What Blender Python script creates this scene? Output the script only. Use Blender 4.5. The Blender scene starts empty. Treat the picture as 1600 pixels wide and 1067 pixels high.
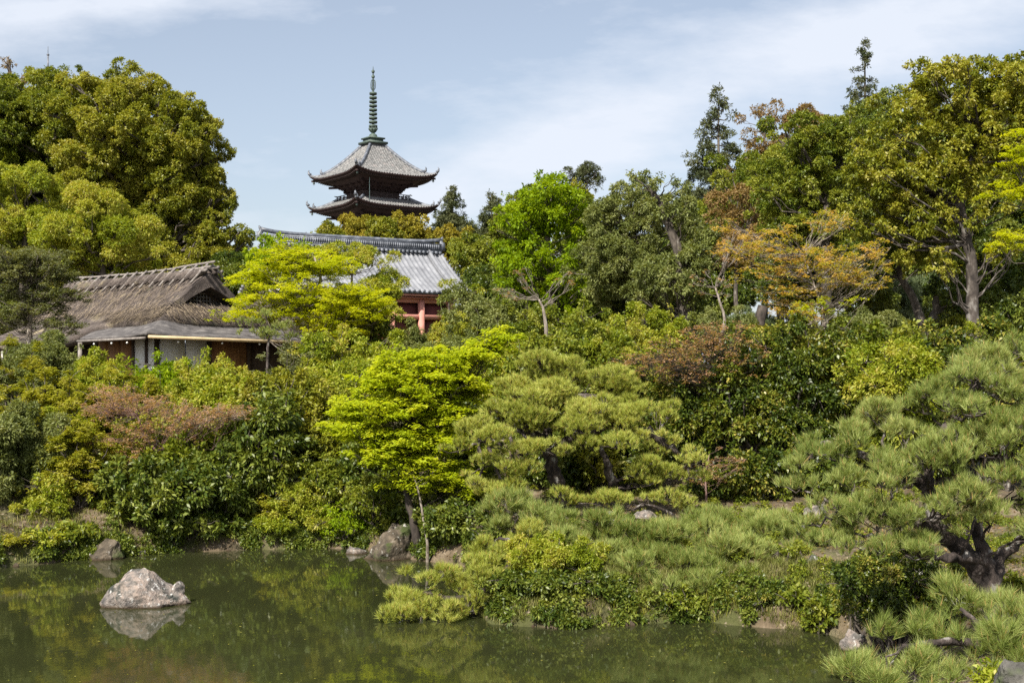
import bpy, bmesh, math, random
import numpy as np
from mathutils import noise as mnoise, Vector

SC = bpy.context.scene
COL = SC.collection
RNG = np.random.default_rng(7)
random.seed(7)
R = math.radians

# ------------------------------------------------------------------ camera
F = 2000.0          # focal length in photo pixels (photo 1600 wide)
HZ = 594.0          # horizon row
CZ = 4.0            # eye height above the pond
cam = bpy.data.cameras.new('camera')
camo = bpy.data.objects.new('camera', cam)
COL.objects.link(camo)
camo.location = (0, 0, CZ)
camo.rotation_euler = (R(90), 0, 0)
cam.sensor_width = 36.0
cam.lens = 36.0 * F / 1600.0
cam.shift_y = (HZ - 533.5) / 1600.0
cam.clip_end = 6000
cam.clip_start = 0.1
SC.camera = camo

# ------------------------------------------------------------------ sun, sky, exposure
SUN_EL, SUN_AZ = 46.0, 206.0      # azimuth clockwise from +Y (view direction): behind, a little left
sd = bpy.data.lights.new('sun', 'SUN')
sd.energy = 4.9
sd.angle = R(0.55)
sd.color = (1.0, 0.95, 0.86)
so = bpy.data.objects.new('sun', sd)
COL.objects.link(so)
sdir = Vector((math.sin(R(SUN_AZ)) * math.cos(R(SUN_EL)), math.cos(R(SUN_AZ)) * math.cos(R(SUN_EL)), math.sin(R(SUN_EL))))
so.rotation_euler = sdir.to_track_quat('Z', 'Y').to_euler()
so.location = (0, -20, 60)

W = bpy.data.worlds.new('World')
SC.world = W
W.use_nodes = True
nt = W.node_tree
nt.nodes.clear()
def N(tree, typ, **kw):
    n = tree.nodes.new(typ)
    for k, v in kw.items():
        if k.startswith('i_'):
            key = k[2:]
            key = int(key) if key.isdigit() else key.replace('_', ' ')
            n.inputs[key].default_value = v
        else:
            setattr(n, k, v)
    return n
def MATH(tree, op, a, b=None, clamp=False):
    n = tree.nodes.new('ShaderNodeMath'); n.operation = op; n.use_clamp = clamp
    for i, v in enumerate((a, b)):
        if v is None: continue
        if isinstance(v, (int, float)): n.inputs[i].default_value = v
        else: tree.links.new(v, n.inputs[i])
    return n.outputs[0]
sky = N(nt, 'ShaderNodeTexSky', sky_type='NISHITA', sun_disc=False, sun_elevation=R(SUN_EL), sun_rotation=R(SUN_AZ),
        air_density=1.0, dust_density=2.0, ozone_density=1.2, altitude=50)
tc = N(nt, 'ShaderNodeTexCoord')
sep = N(nt, 'ShaderNodeSeparateXYZ')
nt.links.new(tc.outputs['Generated'], sep.inputs[0])
ysafe = MATH(nt, 'MAXIMUM', MATH(nt, 'ABSOLUTE', sep.outputs[1]), 0.05)
u = MATH(nt, 'DIVIDE', sep.outputs[0], ysafe)
v = MATH(nt, 'DIVIDE', sep.outputs[2], ysafe)
comb = N(nt, 'ShaderNodeCombineXYZ')
nt.links.new(u, comb.inputs[0]); nt.links.new(v, comb.inputs[1])
mp = N(nt, 'ShaderNodeMapping')
mp.inputs['Rotation'].default_value = (0, 0, R(-18))
mp.inputs['Scale'].default_value = (2.6, 7.5, 1)
nt.links.new(comb.outputs[0], mp.inputs[0])
n1 = N(nt, 'ShaderNodeTexNoise', i_Scale=2.6, i_Detail=9.0, i_Roughness=0.60)
nt.links.new(mp.outputs[0], n1.inputs['Vector'])
def band(u0, v0, du, dv, width):
    # soft mask round a line through (u0,v0) with unit direction (du,dv)
    d = MATH(nt, 'ADD', MATH(nt, 'MULTIPLY', MATH(nt, 'SUBTRACT', u, u0), -dv), MATH(nt, 'MULTIPLY', MATH(nt, 'SUBTRACT', v, v0), du))
    q = MATH(nt, 'DIVIDE', d, width)
    return MATH(nt, 'DIVIDE', 1.0, MATH(nt, 'ADD', 1.0, MATH(nt, 'MULTIPLY', q, q)))
b1 = band(0.05, 0.185, 0.94, 0.34, 0.040)
b2 = band(-0.40, 0.285, 1.0, 0.10, 0.026)
right = MATH(nt, 'MULTIPLY', MATH(nt, 'ADD', u, 0.22), 6.0, True)
left = MATH(nt, 'MULTIPLY', MATH(nt, 'SUBTRACT', -0.12, u), 6.0, True)
low = MATH(nt, 'MULTIPLY', MATH(nt, 'SUBTRACT', 0.22, v), 4.0, True)
m = MATH(nt, 'MAXIMUM', MATH(nt, 'MULTIPLY', b1, right), MATH(nt, 'MULTIPLY', b2, left))
m = MATH(nt, 'MAXIMUM', m, low)
cl = MATH(nt, 'MULTIPLY', MATH(nt, 'SUBTRACT', MATH(nt, 'ADD', MATH(nt, 'MULTIPLY', m, 0.55), n1.outputs['Fac']), 0.64), 2.4, True)
cl = MATH(nt, 'ADD', MATH(nt, 'MULTIPLY', cl, 0.80), 0.08)
mixs = N(nt, 'ShaderNodeMix', data_type='RGBA')
mixs.inputs[7].default_value = (5.5, 5.85, 6.5, 1)
nt.links.new(cl, mixs.inputs[0])
hs = N(nt, 'ShaderNodeHueSaturation', i_Saturation=0.70, i_Value=1.0)
nt.links.new(sky.outputs[0], hs.inputs['Color'])
nt.links.new(hs.outputs[0], mixs.inputs[6])
bg = N(nt, 'ShaderNodeBackground', i_Strength=0.090)
nt.links.new(mixs.outputs[2], bg.inputs[0])
wo = N(nt, 'ShaderNodeOutputWorld')
nt.links.new(bg.outputs[0], wo.inputs[0])

SC.view_settings.view_transform = 'Standard'
SC.view_settings.look = 'None'
SC.view_settings.exposure = 0.80
SC.view_settings.gamma = 1.0
SC.render.engine = 'CYCLES'
SC.cycles.max_bounces = 5
SC.cycles.diffuse_bounces = 3
SC.cycles.glossy_bounces = 2
SC.cycles.transmission_bounces = 3
SC.cycles.transparent_max_bounces = 4
SC.cycles.use_denoising = False
SC.cycles.sample_clamp_indirect = 2.5
SC.cycles.use_adaptive_sampling = False

# ------------------------------------------------------------------ helpers
def P(px, py, Y):
    """world point that stands Y metres away in the direction of a photo pixel"""
    return np.array([(px - 800.0) / F * Y, Y, CZ + (HZ - py) / F * Y])

def link(o, parent=None):
    COL.objects.link(o)
    if parent is not None: o.parent = parent
    return o
def tag(o, label=None, cat=None, group=None, kind=None):
    if label: o['label'] = label
    if cat: o['category'] = cat
    if group: o['group'] = group
    if kind: o['kind'] = kind
    return o
def empty(name, loc, label, cat, group=None, rz=0):
    o = bpy.data.objects.new(name, None)
    o.empty_display_size = 0.3
    o.location = tuple(loc); o.rotation_euler = (0, 0, rz)
    COL.objects.link(o)
    return tag(o, label, cat, group)
def nmesh(name, V, Fc, mat, parent=None, origin=None, tint=None, smooth=False):
    """V (n,3); Fc (m,k) all faces with k corners, or a list of such arrays"""
    V = np.asarray(V, dtype=np.float32)
    if origin is not None: V = V - np.asarray(origin, dtype=np.float32)
    me = bpy.data.meshes.new(name)
    arrs = [np.asarray(a) for a in (Fc if isinstance(Fc, list) else [Fc]) if len(a)]
    me.vertices.add(len(V)); me.vertices.foreach_set('co', V.ravel())
    nl = sum(a.size for a in arrs); npoly = sum(len(a) for a in arrs)
    me.loops.add(nl); me.loops.foreach_set('vertex_index', np.concatenate([a.ravel() for a in arrs]).astype(np.int32))
    tot = np.concatenate([np.full(len(a), a.shape[1]) for a in arrs]).astype(np.int32)
    st = np.concatenate([[0], np.cumsum(tot)[:-1]]).astype(np.int32)
    me.polygons.add(npoly)
    me.polygons.foreach_set('loop_start', st)
    if smooth: me.polygons.foreach_set('use_smooth', np.ones(npoly, dtype=bool))
    if tint is not None:
        at = me.attributes.new('tint', 'FLOAT', 'POINT'); at.data.foreach_set('value', np.asarray(tint, dtype=np.float32))
    me.update(calc_edges=True)
    me.materials.append(mat)
    o = bpy.data.objects.new(name, me)
    return link(o, parent)

class MB:
    """collects quads and triangles into one mesh"""
    def __init__(s): s.V = []; s.F4 = []; s.F3 = []; s.n = 0
    def add(s, V, F4=(), F3=()):
        V = np.asarray(V, float).reshape(-1, 3)
        if len(F4): s.F4.append(np.asarray(F4) + s.n)
        if len(F3): s.F3.append(np.asarray(F3) + s.n)
        s.V.append(V); s.n += len(V)
    def box(s, c, size, ax=None):
        """box centred at c, size (a,b,h), ax = 3x3 rows as axes"""
        ax = np.eye(3) if ax is None else np.asarray(ax)
        h = np.asarray(size) / 2.0
        sg = np.array([[-1,-1,-1],[1,-1,-1],[1,1,-1],[-1,1,-1],[-1,-1,1],[1,-1,1],[1,1,1],[-1,1,1]])
        s.add(np.asarray(c) + (sg * h) @ ax, [[0,3,2,1],[4,5,6,7],[0,1,5,4],[1,2,6,5],[2,3,7,6],[3,0,4,7]])
    def tube(s, pts, rad, k=6, cap=True):
        pts = np.asarray(pts, float); n = len(pts)
        rad = np.full(n, rad) if np.isscalar(rad) else np.asarray(rad)
        T = np.gradient(pts, axis=0); T /= np.linalg.norm(T, axis=1)[:, None] + 1e-9
        ref = np.array([0.31, 0.17, 0.93]) if abs(T[0][2]) < 0.8 else np.array([0.9, 0.35, 0.1])
        A = np.cross(T, ref); A /= np.linalg.norm(A, axis=1)[:, None] + 1e-9
        B = np.cross(T, A)
        th = np.arange(k) * 2 * math.pi / k
        ring = pts[:, None, :] + rad[:, None, None] * (np.cos(th)[None, :, None] * A[:, None, :] + np.sin(th)[None, :, None] * B[:, None, :])
        i = np.arange(n - 1)[:, None] * k; j = np.arange(k)[None, :]; j2 = (j + 1) % k
        F4 = np.stack([i + j, i + j2, i + k + j2, i + k + j], -1).reshape(-1, 4)
        V = ring.reshape(-1, 3); F3 = []
        if cap:
            V = np.vstack([V, pts[0], pts[-1]])
            F3 = [[n * k, (a + 1) % k, a] for a in range(k)] + [[n * k + 1, (n - 1) * k + a, (n - 1) * k + (a + 1) % k] for a in range(k)]
        s.add(V, F4, F3)
    def lathe(s, c, prof, k=12):
        prof = np.asarray(prof, float); n = len(prof)
        th = np.arange(k) * 2 * math.pi / k
        V = np.stack([c[0] + prof[:, 0:1] * np.cos(th), c[1] + prof[:, 0:1] * np.sin(th), c[2] + np.repeat(prof[:, 1:2], k, 1)], -1).reshape(-1, 3)
        i = np.arange(n - 1)[:, None] * k; j = np.arange(k)[None, :]; j2 = (j + 1) % k
        s.add(V, np.stack([i + j, i + j2, i + k + j2, i + k + j], -1).reshape(-1, 4))
    def grid(s, G, flip=False):
        """G (a,b,3) point grid"""
        a, b = G.shape[:2]
        i = np.arange(a - 1)[:, None] * b; j = np.arange(b - 1)[None, :]
        q = np.stack([i + j, i + j + 1, i + b + j + 1, i + b + j], -1).reshape(-1, 4)
        s.add(G.reshape(-1, 3), q[:, ::-1] if flip else q)
    def build(s, name, mat, parent=None, origin=None, smooth=False):
        fs = []
        if s.F4: fs.append(np.concatenate(s.F4))
        if s.F3: fs.append(np.concatenate(s.F3))
        return nmesh(name, np.concatenate(s.V), fs, mat, parent, origin, None, smooth)

def unit(a):
    return a / (np.linalg.norm(a, axis=-1, keepdims=True) + 1e-9)

# ------------------------------------------------------------------ materials
def newmat(name):
    m = bpy.data.materials.new(name); m.use_nodes = True
    t = m.node_tree; t.nodes.clear()
    out = N(t, 'ShaderNodeOutputMaterial')
    return m, t, out
def ramp(t, fac, stops):
    r = t.nodes.new('ShaderNodeValToRGB')
    el = r.color_ramp.elements
    while len(el) < len(stops): el.new(0.5)
    for e, (p, c) in zip(el, stops):
        e.position = p; e.color = (c[0], c[1], c[2], 1)
    t.links.new(fac, r.inputs[0])
    return r.outputs[0]
def leafmat(name, cols, trans=0.35, rough=0.45, spec=0.35):
    m, t, out = newmat(name)
    at = N(t, 'ShaderNodeAttribute', attribute_name='tint')
    n = len(cols)
    c = ramp(t, at.outputs['Fac'], [((i + 0.15) / (n - 0.7) if n > 1 else 0.5, cc) for i, cc in enumerate(cols)])
    p = N(t, 'ShaderNodeBsdfPrincipled', i_Roughness=rough)
    p.inputs['Specular IOR Level'].default_value = spec
    t.links.new(c, p.inputs['Base Color'])
    tr = N(t, 'ShaderNodeBsdfTranslucent')
    tw = N(t, 'ShaderNodeMix', data_type='RGBA', blend_type='MULTIPLY')
    tw.inputs[0].default_value = 1.0
    t.links.new(c, tw.inputs[6]); tw.inputs[7].default_value = (1.5, 1.35, 0.5, 1)
    t.links.new(tw.outputs[2], tr.inputs[0])
    mx = N(t, 'ShaderNodeMixShader', i_0=trans)
    t.links.new(p.outputs[0], mx.inputs[1]); t.links.new(tr.outputs[0], mx.inputs[2])
    t.links.new(mx.outputs[0], out.inputs[0])
    return m
def noisemat(name, stops, scale=4.0, rough=0.8, bump=0.3, bscale=None, detail=6, stretch=(1, 1, 1), spec=0.3, dist=0.02, extra=None):
    m, t, out = newmat(name)
    tcn = N(t, 'ShaderNodeTexCoord')
    mpn = N(t, 'ShaderNodeMapping'); mpn.inputs['Scale'].default_value = stretch
    t.links.new(tcn.outputs['Object'], mpn.inputs[0])
    n = N(t, 'ShaderNodeTexNoise', i_Scale=scale, i_Detail=detail, i_Roughness=0.62)
    t.links.new(mpn.outputs[0], n.inputs['Vector'])
    c = ramp(t, n.outputs['Fac'], stops)
    if extra: c = extra(t, c, mpn, tcn)
    p = N(t, 'ShaderNodeBsdfPrincipled', i_Roughness=rough)
    p.inputs['Specular IOR Level'].default_value = spec
    t.links.new(c, p.inputs['Base Color'])
    n2 = N(t, 'ShaderNodeTexNoise', i_Scale=bscale or scale * 4, i_Detail=5.0, i_Roughness=0.6)
    t.links.new(mpn.outputs[0], n2.inputs['Vector'])
    b = N(t, 'ShaderNodeBump', i_Strength=bump, i_Distance=dist)
    t.links.new(n2.outputs['Fac'], b.inputs['Height']); t.links.new(b.outputs[0], p.inputs['Normal'])
    t.links.new(p.outputs[0], out.inputs[0])
    return m
def mixc(t, fac, a, b):
    mx = N(t, 'ShaderNodeMix', data_type='RGBA')
    t.links.new(fac, mx.inputs[0])
    for s, k in ((a, 6), (b, 7)):
        if isinstance(s, tuple): mx.inputs[k].default_value = (*s, 1)
        else: t.links.new(s, mx.inputs[k])
    return mx.outputs[2]
def spots(col, sc, lo, hi, sx=7.0):
    def f(t, c, mpn, tcn):
        n = N(t, 'ShaderNodeTexNoise', i_Scale=sc, i_Detail=4.0, i_Roughness=0.55)
        mm = N(t, 'ShaderNodeMapping'); mm.inputs['Location'].default_value = (sx, 3, 1)
        t.links.new(mpn.outputs[0], mm.inputs[0]); t.links.new(mm.outputs[0], n.inputs['Vector'])
        fac = ramp(t, n.outputs['Fac'], [(lo, (0, 0, 0)), (hi, (1, 1, 1))])
        return mixc(t, fac, c, col)
    return f
def chain(*fs):
    def f(t, c, mpn, tcn):
        for g in fs: c = g(t, c, mpn, tcn)
        return c
    return f

LM = {
 'gold':   leafmat('leaf_gold_olive', [(.050,.070,.006), (.160,.185,.014), (.300,.300,.032), (.430,.380,.100)], .36, .45, .3),
 'olive':  leafmat('leaf_olive', [(.032,.058,.006), (.110,.150,.012), (.230,.255,.026), (.330,.330,.070)], .34, .45, .3),
 'deep':   leafmat('leaf_deep_green', [(.022,.042,.006), (.062,.098,.012), (.160,.195,.024), (.280,.300,.070)], .28, .42, .4),
 'camel':  leafmat('leaf_camellia', [(.018,.034,.005), (.045,.074,.008), (.140,.170,.014), (.400,.320,.070)], .22, .42, .4),
 'bright': leafmat('leaf_bright_green', [(.090,.150,.004), (.210,.310,.006), (.340,.420,.014)], .45, .55, .2),
 'lime':   leafmat('leaf_lime_maple', [(.210,.290,.012), (.390,.470,.022), (.560,.590,.060)], .50, .6, .15),
 'yellowgreen': leafmat('leaf_yellow_green', [(.230,.290,.008), (.420,.480,.014), (.560,.560,.035)], .45, .6, .15),
 'grey':   leafmat('leaf_grey_green', [(.070,.090,.020), (.165,.195,.050), (.290,.300,.110)], .30, .5, .3),
 'greyd':  leafmat('leaf_dark_grey_green', [(.080,.098,.036), (.160,.180,.075), (.270,.280,.140)], .28, .6, .2),
 'soft':   leafmat('leaf_soft_blue_green', [(.085,.120,.055), (.150,.195,.090), (.230,.265,.130)], .3),
 'orange': leafmat('leaf_orange_maple', [(.190,.230,.018), (.360,.340,.050), (.540,.370,.110), (.580,.390,.200)], .42, .6, .15),
 'ochre':  leafmat('leaf_ochre', [(.120,.125,.012), (.250,.220,.022), (.350,.280,.045)], .28, .6, .15),
 'rust':   leafmat('leaf_rust_pink', [(.240,.190,.060), (.340,.230,.110), (.430,.260,.170), (.420,.330,.180)], .38, .6, .15),
 'brown':  leafmat('leaf_brown', [(.130,.095,.035), (.220,.150,.055), (.280,.180,.080)], .3, .6, .15),
 'cedar':  leafmat('leaf_cedar', [(.035,.052,.020), (.085,.100,.042), (.160,.160,.075)], .18, .6, .15),
 'mixed':  leafmat('leaf_fresh_mixed', [(.070,.120,.007), (.210,.265,.014), (.380,.400,.050), (.470,.380,.110)], .40, .45, .3),
 'tips':   leafmat('leaf_pale_tips', [(.100,.125,.010), (.270,.280,.020), (.520,.480,.130)], .38, .6, .15),
 'needle': leafmat('needle_green', [(.070,.110,.020), (.190,.245,.048), (.420,.470,.160), (.430,.290,.110)], .30, .5, .25),
 'needley':leafmat('needle_yellow_green', [(.140,.175,.024), (.310,.355,.055), (.520,.545,.150), (.480,.310,.100)], .32, .5, .2),
 'grass':  leafmat('blade_grass', [(.080,.095,.020), (.170,.185,.040), (.330,.300,.130)], .3, .6, .1),
}
BARK = noisemat('bark', [(.35, (.035, .028, .022)), (.6, (.12, .10, .08)), (.75, (.30, .29, .26))], 9, .9, .8, 22, stretch=(1, 1, .35))
BARKP = noisemat('bark_pale', [(.35, (.10, .08, .06)), (.55, (.26, .22, .18)), (.72, (.45, .42, .38))], 8, .9, .6, 20, stretch=(1, 1, .4))
BARKM = noisemat('bark_mottled', [(.36, (.028, .023, .02)), (.52, (.075, .062, .052)), (.66, (.20, .185, .165))], 4, .9, .8, 18, stretch=(1, 1, .5), extra=None)
BARKPINE = noisemat('bark_pine', [(.38, (.018, .014, .012)), (.56, (.075, .058, .050)), (.74, (.38, .37, .34))], 7, .92, 1.0, 16, stretch=(1, 1, .6), dist=.04)
BARKD = noisemat('bark_dark', [(.35, (.020, .016, .013)), (.65, (.07, .055, .045)), (.8, (.16, .15, .13))], 8, .9, .7, 20, stretch=(1, 1, .4))
TWIGP = noisemat('twig_pink', [(.35, (.14, .08, .07)), (.65, (.28, .18, .15))], 6, .8, .3)

def wetfoot(t, c, mpn, tcn):
    g = N(t, 'ShaderNodeNewGeometry'); s = N(t, 'ShaderNodeSeparateXYZ'); t.links.new(g.outputs['Position'], s.inputs[0])
    f = MATH(t, 'MULTIPLY', MATH(t, 'SUBTRACT', .075, s.outputs[2]), 16.0, True)
    return mixc(t, f, c, (.045, .030, .016))
ROCK = noisemat('rock_pale', [(.34, (.06, .055, .052)), (.48, (.19, .165, .145)), (.60, (.32, .25, .205)), (.72, (.44, .40, .36))], 4.5, .85, 1.0, 14, detail=10, dist=.05,
                extra=chain(spots((.055, .058, .05), 2.6, .50, .60), spots((.48, .46, .43), 11, .60, .66, 2.0), wetfoot))
ROCKG = noisemat('rock_grey', [(.34, (.035, .034, .030)), (.52, (.10, .095, .082)), (.70, (.22, .20, .18))], 3.5, .88, 1.0, 12, detail=10, dist=.05,
                 extra=chain(spots((.06, .085, .02), 2.3, .52, .64), spots((.33, .32, .30), 9, .62, .68, 2.0), wetfoot))
THATCH = noisemat('thatch', [(.32, (.045, .035, .031)), (.50, (.115, .092, .080)), (.68, (.21, .172, .145))], 1.6, .95, 1.0, 26, detail=10, stretch=(1, 1, 1), dist=.09,
                  extra=chain(spots((.40, .33, .20), .8, .58, .72, 1.0), spots((.10, .11, .06), 1.1, .60, .72, 5.0), spots((.09,.075,.065), 9, .50, .66, 3.0)))
SHINGLE = noisemat('shingle', [(.35, (.055, .051, .050)), (.55, (.115, .105, .10)), (.7, (.20, .185, .17))], 2.5, .9, .8, 18, detail=9, dist=.03, stretch=(1, 1, 4))
WOODD = noisemat('wood_dark', [(.35, (.030, .020, .014)), (.65, (.085, .055, .035))], 3, .75, .4, 14, stretch=(4, 4, .5))
WOODB = noisemat('wood_brown', [(.35, (.15, .07, .03)), (.6, (.30, .15, .06)), (.75, (.38, .2, .09))], 2, .7, .4, 12, stretch=(5, 5, .4))
PAPER = noisemat('paper', [(.3, (.66, .65, .61)), (.7, (.78, .77, .73))], 1.5, .9, .1)
BAMBOO = noisemat('bamboo', [(.3, (.42, .31, .17)), (.7, (.60, .47, .28))], 3, .5, .2)
LOG = noisemat('log_grey', [(.3, (.12, .10, .09)), (.7, (.30, .27, .24))], 5, .9, .5)
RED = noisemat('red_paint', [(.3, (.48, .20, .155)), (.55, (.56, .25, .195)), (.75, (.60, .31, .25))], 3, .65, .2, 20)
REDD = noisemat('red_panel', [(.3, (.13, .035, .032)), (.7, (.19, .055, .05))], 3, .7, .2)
PLASTER = noisemat('plaster', [(.3, (.62, .60, .56)), (.7, (.76, .74, .70))], 3, .85, .2)
TILE = noisemat('tile_silver', [(.32, (.14, .143, .155)), (.5, (.20, .205, .22)), (.68, (.27, .275, .29))], 1.5, .5, .3, 20, detail=8, spec=.5, extra=spots((.10,.103,.112), 5, .60, .74, 4.0))
TILED = noisemat('tile_dark', [(.3, (.05, .055, .065)), (.5, (.11, .12, .14)), (.7, (.24, .25, .28))], 3, .45, .3, 20, spec=.5)
TILEP = noisemat('tile_weathered', [(.33, (.075, .075, .075)), (.47, (.145, .143, .138)), (.60, (.225, .22, .213)), (.72, (.32, .315, .305))], 3.5, .75, .4, 12, detail=9, extra=chain(spots((.07, .072, .07), 7, .52, .64, 2), spots((.22, .195, .185), 2.0, .56, .72, 8)))
BRONZE = noisemat('bronze_green', [(.3, (.035, .050, .042)), (.6, (.085, .115, .095)), (.8, (.13, .17, .14))], 4, .55, .2)
PWOOD = noisemat('pagoda_wood', [(.3, (.022, .013, .013)), (.6, (.055, .032, .030)), (.8, (.09, .055, .05))], 2.5, .8, .4)
PWOODR = noisemat('pagoda_red_wood', [(.3, (.040, .027, .025)), (.7, (.080, .056, .050))], 2.5, .8, .4)
METALG = noisemat('metal_green', [(.3, (.30, .42, .38)), (.7, (.38, .50, .46))], 3, .6, .1)

# ------------------------------------------------------------------ pond outline and terrain
SH = np.array([(-30,23.5),(-20,24.2),(-13,26.1),(-10.9,27.3),(-9.9,28.3),(-8.2,29.6),(-6.0,30.3),(-4,30.5),(-2.9,30.0),(-2.1,28.4),(-.9,27.4),
      (-.5,26),(-.7,24.2),(-.75,22.2),(-.35,21.0),(1.0,20.6),(2.2,21.1),(3.2,21.2),(4.2,20.7),(4.9,20.4),(5.3,19.0),(4.9,17.0),(4.7,15),(4.0,12),
      (3.1,9),(2.5,6),(1.6,3.4),(-8,3),(-20,4),(-30,9)], float)
def pond_dist(x, y):
    """signed distance to the shoreline, positive on land"""
    x = np.asarray(x, float); y = np.asarray(y, float)
    d2 = np.full(x.shape, 1e9); inside = np.zeros(x.shape, bool)
    n = len(SH)
    for i in range(n):
        a = SH[i]; b = SH[(i + 1) % n]; e = b - a
        t = np.clip(((x - a[0]) * e[0] + (y - a[1]) * e[1]) / (e @ e), 0, 1)
        d2 = np.minimum(d2, (x - a[0] - t * e[0]) ** 2 + (y - a[1] - t * e[1]) ** 2)
        c = ((a[1] > y) != (b[1] > y)) & (x < (b[0] - a[0]) * (y - a[1]) / (b[1] - a[1] + 1e-12) + a[0])
        inside ^= c
    d = np.sqrt(d2)
    return np.where(inside, -d, d)
def G(x, y):
    x = np.asarray(x, float); y = np.asarray(y, float)
    d = pond_dist(x, y)
    d = d + .10 * np.sin(x * 3.1 + np.sin(y * 2.3)) * np.sin(y * 2.7 + x) + .05 * np.sin(x * 7.3) * np.sin(y * 8.1 + 1)
    top = np.interp(y, [-10, 0, 12, 16, 20, 27, 30, 34, 40, 56, 160, 600, 3000], [2.4, 2.4, 1.5, 1.4, 1.0, 1.15, 1.5, 2.3, 3.2, 3.4, 4.5, 6, 10])
    dd = np.maximum(d, 0)
    land = np.minimum(top, .34 * (1 - np.exp(-dd / .22)) + .42 * dd)
    land = land + np.where(d > 0, np.minimum(1, dd) * (.09 * np.sin(x * 1.3 + 1) * np.sin(y * 1.1) + .04 * np.sin(x * 3.7) * np.sin(y * 4.3)), 0)
    return np.where(d > 0, land, -np.minimum(1.0, -d * .9))
def g1(x, y): return float(G(np.array([x]), np.array([y]))[0])
def ground_hit(px, py, lo=8.0, hi=70.0):
    """distance at which the sight line through a pixel meets the ground"""
    Y = np.linspace(lo, hi, 500); x = (px - 800) / F * Y
    z = CZ + (HZ - py) / F * Y
    k = np.where(z <= G(x, Y))[0]
    return float(Y[k[0]]) if len(k) else hi

def axis(fine0, fine1, step, far0, far1, nfar):
    a = np.arange(fine0, fine1 + 1e-6, step)
    gl = fine0 - (np.geomspace(1, abs(far0 - fine0) + 1, nfar) - 1)[1:][::-1]
    gr = fine1 + (np.geomspace(1, abs(far1 - fine1) + 1, nfar) - 1)[1:]
    return np.concatenate([gl, a, gr])
xs = axis(-16, 13, .16, -2500, 2500, 30); ys = axis(2, 46, .16, -300, 3500, 40)
X, Yg = np.meshgrid(xs, ys, indexing='ij')
Z = G(X, Yg)
mb = MB(); mb.grid(np.stack([X, Yg, Z], -1), flip=True)
GROUND = noisemat('ground_earth', [(.32, (.045, .040, .020)), (.45, (.085, .065, .038)), (.56, (.15, .112, .070)), (.70, (.23, .18, .125))], 1.3, .95, 1.0, 7, detail=12, dist=.16,
                  extra=chain(spots((.075, .080, .025), .55, .50, .62), spots((.30, .24, .17), 9, .60, .68, 9)))
tag(mb.build('ground', GROUND, smooth=True), 'earth bank and garden ground around the pond', None, None, 'structure')

# water
m, t, out = newmat('pond_water')
tcn = N(t, 'ShaderNodeTexCoord')
mpn = N(t, 'ShaderNodeMapping'); mpn.inputs['Scale'].default_value = (1.0, .55, 1)
t.links.new(tcn.outputs['Object'], mpn.inputs[0])
n = N(t, 'ShaderNodeTexNoise', i_Scale=2.2, i_Detail=4.0, i_Roughness=.55)
t.links.new(mpn.outputs[0], n.inputs['Vector'])
nb = N(t, 'ShaderNodeTexNoise', i_Scale=.25, i_Detail=3.0)
t.links.new(mpn.outputs[0], nb.inputs['Vector'])
c = ramp(t, nb.outputs['Fac'], [(.35, (.022, .026, .009)), (.65, (.032, .035, .013))])
p = N(t, 'ShaderNodeBsdfPrincipled', i_Roughness=.035, i_IOR=1.33)
p.inputs['Specular IOR Level'].default_value = .8
t.links.new(c, p.inputs['Base Color'])
b = N(t, 'ShaderNodeBump', i_Strength=.08, i_Distance=.03)
t.links.new(n.outputs['Fac'], b.inputs['Height']); t.links.new(b.outputs[0], p.inputs['Normal'])
t.links.new(p.outputs[0], out.inputs[0])
WATER = m
mb = MB()
mb.grid(np.stack(list(np.meshgrid(np.linspace(-32, 8, 3), np.linspace(2, 33, 3), indexing='ij')) + [np.zeros((3, 3))], -1), flip=True)
tag(mb.build('pond_water', WATER), 'murky olive green pond water', None, None, 'structure')

# ------------------------------------------------------------------ foliage
def rand_unit(n, up=0.0):
    v = RNG.normal(size=(n, 3)); v = unit(v)
    v[:, 2] += up
    return unit(v)
def sub_blobs(c, r, n, s, up=.25, flat=1.0, inner=.45):
    """n small blobs spread through the ellipsoid c, r (mostly near its surface)"""
    d = rand_unit(n, up)
    # relax directions so the clumps spread evenly
    for _ in range(6):
        diff = d[:, None, :] - d[None, :, :]; q = (diff ** 2).sum(-1) + np.eye(n) * 9
        d = unit(d + .25 * (diff / q[..., None] ** 1.5).sum(1) / max(n, 1) ** .5 * .3)
    rho = RNG.uniform(inner, .86, n); out_ = RNG.random(n) < .16; rho[out_] = RNG.uniform(.86, 1.06, out_.sum())
    rho[: max(1, n // 6)] *= .45
    rb = np.mean(r) * s * RNG.uniform(.62, 1.40, n); rb[out_] *= .62
    pos = c + d * r * rho[:, None]
    rr = np.stack([rb, rb, rb * flat * RNG.uniform(.8, 1.1, n)], 1)
    return np.concatenate([pos, rr], 1)
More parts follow.
